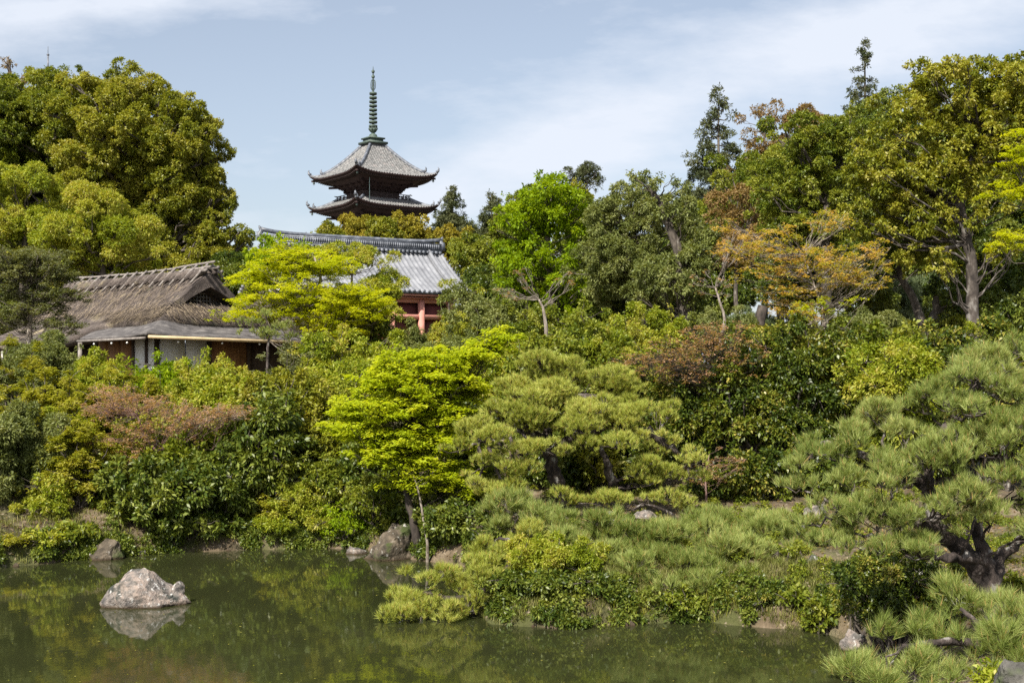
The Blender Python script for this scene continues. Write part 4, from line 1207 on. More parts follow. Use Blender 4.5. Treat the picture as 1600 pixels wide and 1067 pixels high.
T('sparse_tree', 'brown and olive tree right of the sparse brown skyline tree', 'tree', 'brown', 88, 1265,
  [(1265, 460), (1265, 330), (1262, 230)], [(1262, 205, 48, 48), (1290, 250, 45, 50)], nb=34, rad=.25, twigs=3, dens=1.6)
T('sparse_tree', 'tawny feathery tree below the dark cedar', 'tree', 'brown', 66, 1150,
  [(1150, 520), (1150, 400)], [(1150, 330, 42, 42), (1165, 390, 45, 50)], nb=30, rad=.2, twigs=3, dens=1.3)

# ------------------------------------------------------------------ middle trees
T('broadleaf_tree', 'brightest green tall tree in the middle, right of the hall', 'tree', 'bright', 56, 862,
  [(862, 560), (860, 480), (858, 400), (852, 330)], [(850, 330, 70, 52), (800, 345, 38, 40), (900, 350, 36, 45), (840, 410, 78, 40), (812, 455, 48, 30), (880, 470, 55, 45), (855, 300, 30, 26)], nb=150, rad=.28, scale=.19, limbs=.6, dens=.95)
T('evergreen_tree', 'grey-green evergreen with pale leaves in the centre right', 'tree', 'grey', 54, 1000,
  [(1010, 560), (1002, 470), (985, 400), (975, 350)], [(960, 340, 55, 55), (1010, 330, 50, 52), (980, 420, 85, 60), (1060, 345, 48, 42)], nb=130, rad=.22, scale=.18, limbs=.6)
T('evergreen_tree', 'evergreen with a thick curved grey trunk and a tuft above the skyline', 'tree', 'grey', 51, 1070,
  [(1068, 530), (1072, 470), (1062, 400), (1040, 340), (1020, 300)], [(1018, 286, 34, 24), (1050, 330, 45, 35), (1085, 400, 48, 50), (1045, 440, 60, 50), (1062, 290, 25, 15)], nb=90, rad=.32, scale=.19, limbs=.7)
T('broadleaf_tree', 'dark leafy tree with a leaning trunk beside the curved grey trunk', 'tree', 'deep', 57, 1045,
  [(1050, 540), (1043, 490), (1030, 440)], [(960, 480, 75, 50), (1030, 490, 75, 40), (900, 500, 50, 40)], nb=44, rad=.16, limbs=.9)
T('evergreen_tree', 'broad dark evergreen with spreading limbs left of the big trunk', 'tree', 'olive', 52, 1290,
  [(1292, 560), (1290, 460), (1288, 360), (1295, 280)], [(1270, 235, 70, 60), (1225, 300, 55, 60), (1310, 290, 60, 50), (1260, 370, 70, 50), (1330, 210, 40, 42)], nb=240, rad=.3, scale=.155, limbs=.4, dens=.9, grow=1.15, lmul=.8)
T('evergreen_tree', 'dark green undergrowth tree behind the orange maple', 'tree', 'deep', 58, 1290,
  [(1290, 560), (1290, 480)], [(1240, 430, 75, 60), (1330, 440, 70, 60), (1400, 390, 60, 50)], nb=50, rad=.2)
T('big_evergreen', 'largest right tree with a thick mottled grey trunk and high arching limbs', 'tree', 'gold', 43, 1520,
  [(1522, 540), (1519, 450), (1514, 380), (1500, 330), (1512, 270), (1530, 200)],
  [(1500, 145, 105, 56), (1580, 135, 70, 54), (1410, 195, 70, 52), (1370, 265, 70, 55), (1445, 265, 90, 50), (1540, 215, 85, 52), (1345, 345, 60, 42), (1425, 340, 75, 40), (1595, 230, 60, 62), (1460, 405, 60, 34), (1650, 180, 80, 90), (1560, 300, 60, 40), (1480, 330, 60, 40), (1400, 300, 60, 50), (1570, 390, 60, 36)], nb=430, rad=.23, scale=.15, limbs=.28, dens=.95, bark=BARKM, grow=1.15, lmul=.72)
T('forked_tree', 'tree with a forked dark trunk leaning left below the large crown', 'tree', 'olive', 45, 1440,
  [(1445, 520), (1432, 480), (1408, 430), (1395, 390)], [(1380, 400, 55, 30), (1430, 380, 55, 32), (1345, 425, 40, 25)], nb=30, rad=.20, limbs=1)
T('dead_stump', 'short dark trunk standing right of the leaning trunk with a few leaves', 'tree', 'deep', 45.5, 1460,
  [(1460, 520), (1461, 490), (1463, 458)], [(1465, 452, 26, 14), (1490, 470, 30, 20)], nb=10, rad=.26)
T('evergreen_tree', 'dark green leafy tree behind the thick trunk at the right edge', 'tree', 'deep', 50, 1560,
  [(1560, 540), (1560, 450)], [(1560, 420, 70, 45), (1500, 440, 55, 50), (1590, 360, 55, 60), (1540, 480, 90, 36), (1480, 350, 45, 50)], nb=64, rad=.2)
T('maple_tree', 'yellow-green maple sprays hanging in at the right edge', 'tree', 'yellowgreen', 34, 1640,
  [(1640, 560), (1635, 420), (1630, 330)], [(1590, 245, 34, 26), (1585, 300, 36, 24), (1580, 375, 36, 20), (1640, 280, 60, 60), (1600, 205, 22, 16)], nb=90, rad=.12, limbs=.6, rbpx=13, dens=.85)
T('maple_tree', 'tall slim orange-leaved maple with forked pale stem', 'tree', 'orange', 31.5, 1290,
  [(1296, 655), (1291, 570), (1290, 500), (1275, 450), (1255, 400)], [(1165, 385, 55, 17), (1215, 365, 45, 14), (1250, 400, 75, 18), (1200, 425, 50, 14), (1330, 405, 62, 20), (1290, 430, 70, 18), (1230, 455, 55, 14), (1300, 345, 34, 20), (1340, 440, 40, 14), (1250, 485, 50, 12), (1140, 350, 22, 10), (1365, 385, 24, 10)],
  nb=215, rad=.055, bark=BARKP, limbs=.8, rbpx=11, grow=1.22, dr=1.0, dens=.36, twigs=1)
T('maple_sapling', 'second thin stem leaning against the orange maple', 'tree', 'yellowgreen', 31.2, 1275,
  [(1284, 630), (1275, 570), (1258, 520), (1250, 480)], [(1250, 480, 34, 16), (1290, 470, 34, 14), (1330, 470, 26, 10)], nb=20, rad=.04, bark=BARKP, limbs=1, dens=.8)
T('leafless_sapling', 'pale bare sapling forking in front of the bright green tree', 'tree', 'rust', 41, 852,
  [(853, 575), (854, 520), (850, 485), (842, 468)], [(800, 455, 36, 14), (890, 440, 20, 18), (815, 430, 20, 14)], nb=14, rad=.085, bark=BARKP, limbs=1, dens=.18, twigs=3)
T('leafless_sapling', 'bare grey sapling with forked twigs left of the orange maple', 'tree', 'rust', 36, 1135,
  [(1128, 590), (1124, 540), (1134, 500), (1118, 450)], [(1095, 440, 26, 26), (1140, 440, 20, 40), (1150, 380, 20, 30)], nb=16, rad=.075, bark=BARKP, limbs=1, dens=.18, twigs=5)
T('blossom_shrub', 'wide pinkish rust twiggy tree above the camellia hedge', 'tree', 'rust', 30.4, 1142,
  [(1146, 680), (1138, 610), (1128, 560)], [(1080, 545, 55, 22), (1120, 520, 50, 18), (1040, 570, 50, 16), (1150, 560, 40, 20), (1075, 590, 40, 12), (1010, 560, 40, 10)], nb=150, rad=.038, bark=BARKD, limbs=.9, dens=.34, twigs=4, rbpx=10, grow=1.35)
T('leafless_sapling', 'thin bare sapling beside the camellia hedge right of the round pine', 'tree', 'rust', 28, 1100,
  [(1104, 790), (1102, 750), (1108, 710)], [(1100, 740, 40, 25), (1140, 720, 34, 30), (1075, 720, 22, 24)], nb=18, rad=.03, bark=TWIGP, limbs=1, dens=.5, twigs=6)
T('maple_tree', 'yellow-green maple with contorted pale stems in front of the hall', 'tree', 'yellowgreen', 47, 490,
  [(475, 570), (482, 520), (478, 480), (505, 440), (490, 400)], [(450, 420, 60, 22), (510, 412, 54, 20), (420, 465, 66, 22), (375, 492, 44, 9), (500, 460, 76, 34), (565, 475, 54, 34), (445, 395, 44, 18), (520, 505, 60, 30), (400, 430, 34, 18), (455, 490, 50, 16)],
  nb=330, rad=.11, bark=BARKP, limbs=.45, rbpx=14, dr=1.2, dens=.62)
T('maple_tree', 'reddish olive maple crown over the hall roof slope', 'tree', 'mixed', 52, 545,
  [(550, 560), (548, 480), (550, 430)], [(545, 405, 55, 18), (590, 400, 34, 12), (590, 450, 40, 35), (560, 490, 60, 30), (500, 395, 34, 12)], nb=60, rad=.12, limbs=1, dens=.75)
T('broadleaf_tree', 'small round yellow-green tree at the left end of the hall roof', 'tree', 'bright', 58, 428,
  [(430, 560), (430, 450)], [(430, 385, 28, 18), (455, 410, 40, 22), (410, 410, 30, 22), (475, 380, 16, 14)], nb=30, rad=.12)
T('evergreen_tree', 'grey-green tree right of the red pillars with thin bare stems', 'tree', 'grey', 54, 725,
  [(722, 560), (725, 500), (730, 470)], [(715, 462, 26, 22), (740, 490, 36, 26), (770, 500, 30, 22)], nb=36, rad=.09, limbs=1, dens=.9)
T('weeping_tree', 'thin tree with yellow and orange leaves beside the last red pillar', 'tree', 'mixed', 57, 705,
  [(702, 560), (703, 500), (700, 450)], [(700, 455, 16, 22), (715, 500, 28, 20), (745, 455, 22, 8)], nb=18, rad=.1, limbs=1, dens=.8)
T('grey_garden_tree', 'grey-green old tree with twisted pale branches at the left of the teahouse', 'tree', 'greyd', 45, 48,
  [(48, 560), (46, 510), (52, 470), (40, 440)], [(40, 400, 62, 14), (5, 420, 50, 16), (90, 430, 32, 10), (20, 455, 50, 12), (100, 460, 36, 12), (60, 480, 50, 12), (95, 505, 36, 12), (5, 500, 40, 14), (60, 415, 48, 12)],
  nb=170, rad=.12, bark=BARKP, limbs=.8, rbpx=12, grow=1.2, dr=1.0, dens=.6, twigs=3)
pine('small_pine', 'small dark pine under the right eave of the teahouse', 44, (418, 570), [[(418, 560, 0), (420, 520, 0), (415, 490, 0)]],
     [(415, 492, 26, 9), (400, 505, 24, 8), (440, 508, 28, 8), (418, 522, 34, 9), (450, 525, 22, 8), (385, 518, 18, 7)], L=.12, rad=.05, w=.010, n=20, dens=.8)
T('soft_tree', 'soft blue-green feathery tree behind the forked trunk', 'tree', 'soft', 62, 1395,
  [(1395, 560), (1395, 520)], [(1390, 490, 75, 44), (1440, 470, 45, 40), (1340, 510, 50, 26)], nb=60, rad=.15, dens=1.3)
T('soft_tree', 'low grey-green feathery tree beside the dark stump in the middle distance', 'tree', 'soft', 60, 1220,
  [(1215, 560), (1215, 540)], [(1215, 520, 60, 24), (1150, 510, 36, 24)], nb=30, rad=.12, dens=1.2)
mb = MB(); c0 = P(1186, 535, 50); mb.tube(np.array([c0 * [1, 1, 0] + [0, 0, g1(c0[0], 50) - .1], P(1185, 525, 50), P(1187, 500, 50), P(1192, 478, 50)]), [.30, .26, .22, .19], 12)
tag(mb.build('tree_stump', BARKD, None, smooth=True), 'thick short dark stump left of the orange maple stem', 'stump')
# a low wood closing the gaps low down behind everything
for i, (px, py, rx, ry, Y, lab, kd) in enumerate([
  (790, 470, 70, 60, 86, 'dark wooded mass behind the bare sapling', 'deep'),
  (940, 450, 90, 80, 84, 'dark tree mass deep behind the grey-green tree', 'deep'),
  (1090, 430, 90, 90, 82, 'dark tree mass deep behind the curved grey trunk', 'deep'),
  (1220, 340, 110, 130, 80, 'dark tree mass deep behind the orange maple', 'olive'),
  (1370, 310, 110, 160, 78, 'dark tree mass deep behind the broad evergreen', 'deep'),
  (1510, 300, 120, 170, 76, 'dark tree mass deep behind the thick mottled trunk', 'deep'),
  (1680, 330, 110, 150, 76, 'dark tree mass beyond the right edge of the wood', 'deep'),
  (20, 480, 110, 90, 80, 'dark tree mass behind the far left end of the teahouse', 'deep'),
  (-90, 330, 110, 150, 86, 'dark tree mass beyond the left edge of the wood', 'olive'),
  (120, 300, 110, 120, 96, 'dark inner tree mass behind the upper left crowns', 'olive'),
  (250, 330, 90, 120, 97, 'dark inner tree mass behind the large left dome', 'olive'),
  (370, 450, 60, 45, 82, 'dark tree mass behind the teahouse gable', 'deep')]):
    T('background_tree', lab, 'tree', kd, Y, px, [(px, 560), (px, py + ry * .4)], [(px, py, rx, ry)], nb=70, rad=.4, scale=.26, dens=1.1, lmul=1.3)

# ================================================================== BANK SHRUBS
S = shrub
#  name, label, kind, px, top, base, halfwidth
S('hedge_shrub', 'grey-green rounded shrub under the left end of the teahouse', 'greys', 72, 545, 640, 56, nb=20)
S('hedge_shrub', 'yellow-green clipped bush at the left edge by the teahouse', 'tips', 10, 545, 660, 50, nb=14)
S('hedge_shrub', 'olive hedge below the brown boards of the teahouse', 'mixed', 165, 570, 640, 50, nb=14)
S('bright_shrub', 'bright yellow-green leafy hedge below the white paper doors', 'bright', 252, 574, 650, 48, nb=18, lmul=.7)
S('hedge_shrub', 'fresh green bush right of the bright hedge', 'mixed', 322, 573, 655, 48, nb=18)
S('hedge_shrub', 'yellow-green round bush under the end of the teahouse eave', 'tips', 366, 543, 615, 34, nb=12)
S('laurel_shrub', 'large fresh green laurel below the bright hedge', 'mixed', 345, 588, 690, 60, nb=24)
S('dark_shrub', 'dark blue-grey leaved shrub under the yellow-green maple', 'greyd', 452, 560, 660, 46, nb=16, dens=1.5)
S('hedge_shrub', 'fresh green bush right of the dark blue-grey shrub', 'mixed', 520, 535, 650, 52, nb=20)
S('hedge_shrub', 'pale green bush below the hall left of the bright maple', 'mixed', 572, 520, 605, 54, nb=18)
S('hedge_shrub', 'grey-green bush below the red pillars', 'greys', 635, 522, 605, 46, nb=18)
S('hedge_shrub', 'yellow-green bush below the red hall corner', 'mixed', 700, 520, 605, 44, nb=16)
S('hedge_shrub', 'soft grey-green bush left of the bare sapling foot', 'greys', 770, 520, 610, 50, nb=16)
S('hedge_shrub', 'olive gold hedge right of the bare sapling foot', 'mixed', 870, 525, 600, 52, nb=18)
S('hedge_shrub', 'olive and rust hedge behind the top of the round pine', 'gold', 940, 520, 610, 56, nb=18, lmul=.6)
S('hedge_shrub', 'grey-green low bush in front of the curved grey trunk', 'greys', 1000, 512, 590, 44, nb=14)
S('hedge_shrub', 'bright green small bush behind the pink twiggy tree', 'bright', 1035, 522, 590, 34, nb=10, lmul=.7)
S('hedge_shrub', 'olive bush behind the camellia hedge under the orange maple', 'gold', 1215, 528, 590, 60, nb=18, lmul=.6)
S('hedge_shrub', 'tawny yellow-green bush below the soft feathery tree', 'mixed', 1330, 522, 580, 60, nb=18)
S('hedge_shrub', 'yellow-green low bush below the forked trunk', 'mixed', 1440, 518, 580, 56, nb=18)
S('hedge_shrub', 'rusty olive bush at the foot of the thick mottled trunk', 'gold', 1540, 505, 580, 70, nb=18, lmul=.6)
# tall camellia hedge
for px, top, bs, hw, lab, kd in [
  (1085, 600, 778, 56, 'dark camellia bush right behind the round pine', 'camel'),
  (1165, 548, 790, 66, 'tall dark camellia bush with gold-edged leaves below the pink twigs', 'camel'),
  (1240, 540, 790, 66, 'tall dark camellia bush around the orange maple stem', 'camel'),
  (1325, 545, 780, 62, 'dark camellia bush right of the orange maple stem', 'camel'),
  (1400, 548, 770, 58, 'camellia bush with bright yellow-green tips', 'olive'),
  (1468, 545, 760, 56, 'dark camellia bush behind the top of the big right pine', 'camel'),
  (1560, 540, 740, 70, 'camellia bush hidden behind the right pine at the frame edge', 'camel')]:
    S('camellia_bush', lab, kd, px, top, bs, hw, Y=31.0 if px < 1380 else 30, nb=42, scale=.24, depth=.75, dens=1.15)
S('bamboo_shrub', 'yellow-green drooping leaves over the dark camellia hedge', 'mixed', 1410, 556, 650, 76, Y=29.6, nb=26, dens=.7, lmul=.9)
S('camellia_bush', 'low camellia with rusty leaves at the hedge foot', 'camel', 1180, 715, 790, 50, Y=28.6, nb=18, dens=.9)
S('camellia_bush', 'rust-tinged bush in the hollow under the round pine', 'gold', 935, 690, 785, 50, Y=29.5, nb=14, lmul=.7)
# left bank, upper tier
S('azalea_shrub', 'yellow clipped azalea at the left edge', 'tips', 18, 618, 690, 40, nb=14)
S('azalea_shrub', 'layered olive-yellow azalea in the upper left bank', 'tips', 105, 598, 700, 60, Y=33.5, nb=34, scale=.26, dens=1.2)
S('azalea_shrub', 'orange-tipped azalea below the laurel', 'tips', 185, 594, 690, 56, Y=33.8, nb=32, scale=.26, dens=1.2)
S('azalea_shrub', 'small gold-tipped azalea left of the reddish maple', 'azalea', 95, 645, 730, 50, nb=20, scale=.28)
S('grey_shrub', 'dense grey-green rounded shrub on the left bank', 'greys', 50, 655, 770, 62, nb=28)
S('grey_shrub', 'grey-green shrub at the extreme left edge of the bank', 'greys', -20, 660, 780, 44, nb=18)
S('bright_shrub', 'bright yellow rounded shrub on the left bank', 'tips', 128, 684, 800, 48, Y=30.2, nb=34, scale=.26, dens=1.4)
S('hedge_shrub', 'yellow-green shrub right of the bright yellow shrub', 'mixed', 185, 705, 830, 46, Y=31.6, nb=26)
S('twiggy_shrub', 'sparse twiggy shrub in front of the bare earth slope', 'mixed', 90, 745, 850, 44, Y=29.8, nb=16, dens=.45)
S('azalea_shrub', 'small yellow azalea at the water edge on the left', 'tips', 18, 838, 872, 26, Y=27.9, nb=16, scale=.3, dens=1.5)
S('bank_fern', 'grassy green tuft between the small azalea and the grey stone', 'mixed', 66, 835, 880, 26, Y=28.2, nb=9, dens=.8)
S('bank_fern', 'low leafy plant left of the grey bank stone', 'olive', 115, 825, 875, 28, Y=28.8, nb=10)
T('red_maple', 'wide low maple with reddish new leaves on the left bank', 'tree', 'rust', 31.2, 250,
  [(262, 750), (245, 705), (225, 680), (215, 650)], [(205, 625, 60, 14), (165, 640, 40, 12), (270, 640, 50, 12), (235, 668, 60, 12), (320, 650, 50, 10), (370, 640, 26, 9), (190, 690, 44, 12), (225, 712, 40, 8), (290, 675, 40, 10), (180, 612, 40, 10)],
  nb=190, rad=.05, limbs=.8, dens=.42, rbpx=10, grow=1.3, twigs=4, bark=TWIGP, dr=1.2)
T('red_maple', 'thin rusty maple with one long arched stem beside the wide low maple', 'tree', 'rust', 30.9, 275,
  [(272, 760), (282, 700), (300, 670), (330, 655)], [(345, 640, 34, 9), (300, 660, 30, 8), (385, 645, 22, 8)], nb=24, rad=.03, limbs=1, dens=.45, scale=.4, twigs=5, bark=BARKP)
S('laurel_shrub', 'olive leafy bush between the two left bank maples', 'olive', 290, 690, 790, 56, nb=24)
S('laurel_shrub', 'fresh green bush right of the reddish maple', 'mixed', 375, 655, 770, 58, nb=26)
S('laurel_shrub', 'large dark green laurel overhanging the water', 'deep', 262, 735, 870, 82, Y=30.3, nb=54, scale=.24, dens=1.2, lmul=.85)
S('laurel_shrub', 'glossy dark laurel left of the olive thicket by the water', 'deep', 345, 715, 860, 60, Y=31.0, nb=40, scale=.26, lmul=.8)
S('laurel_shrub', 'dark shrub behind the tall olive bush in the left centre', 'deep', 420, 640, 800, 58, nb=28, scale=.28)
S('hedge_shrub', 'small-leaved green bush above the gold-tipped shrub', 'mixed', 400, 735, 840, 50, Y=31.8, nb=26, lmul=.6)
S('azalea_shrub', 'gold-tipped shrub near the water in the left centre', 'tips', 437, 778, 845, 32, Y=31.0, nb=20, scale=.3)
S('leafy_shrub', 'leafy green shrub at the water edge below the gold-tipped shrub', 'mixed', 430, 825, 862, 40, Y=30.7, nb=14, lmul=.7)
S('tall_shrub', 'tall olive tree-like shrub left of the bright maple', 'gold', 480, 610, 800, 56, Y=33.0, nb=44, lmul=.65, scale=.24)
S('tall_shrub', 'tall yellow-green shrub behind the left side of the bright maple', 'mixed', 540, 590, 770, 56, Y=34, nb=38, scale=.26)
S('tall_shrub', 'dark leafy shrub with visible stems left of the bright maple foot', 'olive', 495, 730, 850, 52, Y=31.4, nb=30, lmul=.8, dens=.85)
S('tall_shrub', 'shaded bush behind the bright maple trunk', 'deep', 575, 700, 850, 55, Y=32, nb=28, lmul=.9)
S('leafy_shrub', 'small fern-green bush left of the large bank boulder', 'bright', 545, 795, 858, 34, Y=30.6, nb=16, dens=.7, lmul=.55)
S('leafy_shrub', 'low green bush at the water edge left of the flat stone', 'mixed', 500, 820, 858, 36, Y=30.8, nb=14, lmul=.7)
S('leafy_shrub', 'dark green bush right of the large bank boulder', 'deep', 705, 790, 880, 42, Y=28.3, nb=26, lmul=.75)
S('leafy_shrub', 'dark leafy bush behind the trunk of the bright maple', 'olive', 690, 735, 850, 46, Y=30.5, nb=22, lmul=.8)
S('tall_shrub', 'olive-green shrub above the bright maple beside the round pine', 'mixed', 800, 545, 680, 62, Y=36, nb=26)
S('tall_shrub', 'pale green shrub behind the top of the bright maple', 'greys', 720, 545, 660, 60, Y=37, nb=22)
S('tall_shrub', 'fresh green shrub behind the upper left of the bright maple', 'mixed', 610, 545, 680, 60, Y=37.5, nb=24)
S('tall_shrub', 'dark shrub between the round pine and the bright maple', 'deep', 735, 640, 800, 40, Y=31.5, nb=20)
S('tall_shrub', 'olive shrub behind the crown of the round pine', 'olive', 900, 545, 700, 90, Y=32.5, nb=34)

for px, top, bs, hw, Y, kd, nb_, lm, lab in [
  (-40, 560, 680, 60, 36, 'greys', 20, 1, 'grey-green bush cut by the left frame edge at mid bank'),
  (60, 790, 850, 40, 29.5, 'mixed', 14, .7, 'small green plant at the foot of the bare earth slope'),
  (205, 770, 860, 40, 30.3, 'olive', 22, .8, 'olive bush between the grey mossy stone and the laurel'),
  (150, 620, 720, 56, 35.0, 'azalea', 26, 1.2, 'olive azalea behind the bright yellow rounded shrub'),
  (240, 650, 780, 56, 33.5, 'mixed', 30, .8, 'yellow-green bush under the reddish maple crown'),
  (330, 600, 720, 60, 35.5, 'mixed', 28, .8, 'green bush behind the arched rusty maple stem'),
  (430, 600, 740, 56, 35.0, 'gold', 30, .6, 'olive-gold bush below the dark blue-grey shrub'),
  (400, 690, 800, 46, 32.6, 'olive', 24, .8, 'olive bush above the small-leaved green bush'),
  (470, 770, 860, 40, 30.9, 'mixed', 26, .7, 'golden-green bush by the water left of the fern-green bush'),
  (300, 820, 872, 60, 30.2, 'deep', 24, .9, 'lowest laurel branches touching the water'),
  (520, 660, 800, 50, 33.0, 'olive', 30, .7, 'olive thicket just left of the lime maple'),
  (590, 760, 858, 40, 30.6, 'olive', 22, .7, 'shaded low bush behind the large bank boulder'),
  (640, 800, 862, 34, 30.4, 'deep', 16, .7, 'dark low plant behind the lime maple trunk'),
  (745, 740, 850, 36, 29.5, 'olive', 22, .8, 'dark olive bush left of the round pine foot'),
  (760, 800, 890, 34, 27.0, 'deep', 18, .7, 'dark bush under the left end of the spreading pine'),
  (870, 700, 790, 60, 29.8, 'deep', 26, .8, 'shaded dark bush behind the round pine trunk'),
  (980, 650, 785, 60, 30.0, 'camel', 30, 1, 'dark camellia bush behind the right side of the round pine'),
  (1040, 570, 700, 60, 32.5, 'camel', 30, 1, 'camellia bush behind the upper right of the round pine'),
  (1120, 740, 795, 44, 28.8, 'camel', 18, 1, 'low camellia bush left of the rusty hedge foot'),
  (1270, 700, 792, 50, 29.0, 'camel', 26, 1, 'camellia bush at the hedge foot left of the big pine'),
  (1010, 500, 580, 60, 42, 'mixed', 22, .8, 'green bush on the rise below the grey-green evergreens'),
  (1120, 500, 580, 60, 42, 'greys', 22, .8, 'grey bush on the rise behind the pink twiggy tree'),
  (920, 495, 580, 50, 43, 'olive', 20, .8, 'olive bush under the brightest green tree'),
  (1270, 500, 580, 60, 43, 'olive', 22, .8, 'olive bush behind the stem of the orange maple'),
  (1370, 505, 580, 60, 42, 'greys', 22, .8, 'grey-green bush left of the forked trunk foot'),
  (1500, 490, 580, 60, 46, 'olive', 24, .8, 'olive bush behind the thick mottled trunk foot'),
  (1600, 480, 580, 60, 44, 'deep', 24, .9, 'dark bush at the right frame edge behind the pine top'),
  (730, 505, 580, 24, 50, 'mixed', 18, .8, 'bush right in front of the red hall wall'),
  (572, 480, 580, 42, 48, 'olive', 26, .8, 'olive bush left of the red pillars'),
  (760, 480, 580, 60, 50, 'grey', 24, .8, 'grey-green bush in front of the low tile capped wall'),
  (830, 490, 580, 50, 49, 'olive', 22, .8, 'olive bush behind the bare sapling stem')]:
    S('bank_shrub', lab, kd, px, top, bs, hw, Y=Y, nb=nb_, lmul=lm, scale=.26)
for px, top, bs, hw, kd, lab in [
  (960, 536, 620, 46, 'mixed', 'olive-yellow hedge top left of the pink twiggy tree'),
  (1060, 545, 640, 44, 'gold', 'bronze-green hedge top directly under the pink twiggy tree'),
  (1180, 536, 640, 50, 'gold', 'olive hedge top between the pink twiggy tree and the orange maple'),
  (1260, 538, 640, 46, 'olive', 'green hedge top around the orange maple stem'),
  (1345, 536, 640, 46, 'mixed', 'yellow-green hedge top right of the orange maple stem'),
  (1425, 540, 640, 46, 'olive', 'green hedge top below the forked trunk'),
  (1500, 532, 620, 46, 'mixed', 'yellow-green hedge top at the back of the big right pine')]:
    S('hedge_shrub', lab, kd, px, top, bs, hw, Y=32.4, nb=26, lmul=.62, scale=.24)
# ---- bright maple, the eye-catcher
T('maple_tree', 'brilliant lime-green maple leaning over the bank boulder', 'tree', 'lime', 28.6, 658,
  [(652, 845), (640, 790), (632, 755), (640, 715), (650, 680)],
  [(640, 565, 56, 24), (705, 568, 50, 26), (748, 548, 40, 22), (780, 526, 26, 16), (600, 590, 50, 24), (665, 600, 66, 28), (722, 600, 44, 26), (575, 630, 55, 24), (640, 640, 66, 28), (700, 640, 52, 28), (560, 668, 50, 20), (630, 680, 66, 26), (692, 685, 54, 26), (590, 705, 60, 20), (655, 720, 60, 24), (640, 752, 40, 12), (705, 740, 38, 18), (535, 640, 26, 12), (722, 765, 20, 12)],
  nb=620, rad=.10, bark=BARKD, limbs=.25, rbpx=14, dr=1.1, grow=1.08, dens=.76)
T('maple_sapling', 'thin pale sapling standing beside the lime maple trunk', 'tree', 'lime', 28.2, 668,
  [(668, 850), (660, 800), (655, 770), (645, 740)], [(640, 735, 20, 8), (670, 740, 18, 8)], nb=8, rad=.035, bark=BARKP, limbs=1, dens=.6)

# ================================================================== PINES
pine('garden_pine', 'round clipped yellow-green pine on the bank in the centre', 27.0, (885, 790),
  [[(878, 768, 0), (862, 735, 0), (858, 700, 0), (848, 660, .2), (868, 620, .2), (880, 595, .2)],
   [(858, 690, 0), (820, 672, -.4), (780, 670, -.6), (750, 690, -.6)], [(862, 700, 0), (900, 680, -.5), (960, 665, -.6), (1010, 670, -.4)],
   [(850, 660, .2), (800, 640, 0), (770, 625, 0)], [(870, 625, .2), (930, 620, 0), (990, 640, 0)], [(958, 760, -.3), (948, 720, -.5), (935, 695, -.4)],
   [(1010, 670, -.4), (1050, 700, -.4), (1075, 720, -.3)]],
  [(858, 582, 66, 17, .3), (800, 605, 52, 16, 0), (905, 592, 60, 18, .3), (850, 618, 80, 20, -.6), (960, 608, 60, 18, .2), (775, 635, 44, 14, -.2), (915, 630, 60, 17, -.7), (1010, 628, 46, 15, 0),
   (820, 652, 60, 16, -1.0), (970, 652, 64, 18, -.7), (890, 662, 55, 16, -1.2), (1035, 655, 36, 14, -.2), (745, 672, 44, 16, -.7), (790, 690, 52, 16, -1.1), (715, 700, 26, 12, -.6), (850, 700, 44, 12, -1.3), (925, 695, 50, 16, -1.2), (985, 690, 52, 15, -.9), (1045, 690, 48, 16, -.5),
   (1075, 715, 36, 14, -.4), (1005, 722, 48, 15, -.8), (760, 722, 48, 15, -1.0), (815, 735, 46, 14, -1.2), (800, 760, 60, 14, -1.0), (1000, 750, 34, 14, -.6), (1045, 742, 44, 14, -.5), (750, 752, 34, 11, -.8), (1075, 745, 22, 9, -.4)],
  kind='needley', L=.115, rad=.15, w=.0088, n=30, dens=1.5, grow=1.15)
pine('garden_pine', 'small low yellow-green pine clump right below the round pine', 25.6, (1060, 830),
  [[(1058, 815, 0), (1045, 800, 0), (1020, 790, 0)]],
  [(960, 778, 55, 14, .2), (900, 780, 44, 12, .2), (1060, 785, 44, 18, 0), (1085, 800, 34, 14, 0), (1010, 775, 40, 12, .2)], kind='needley', L=.12, rad=.06, w=.008, n=26, dens=1.4)
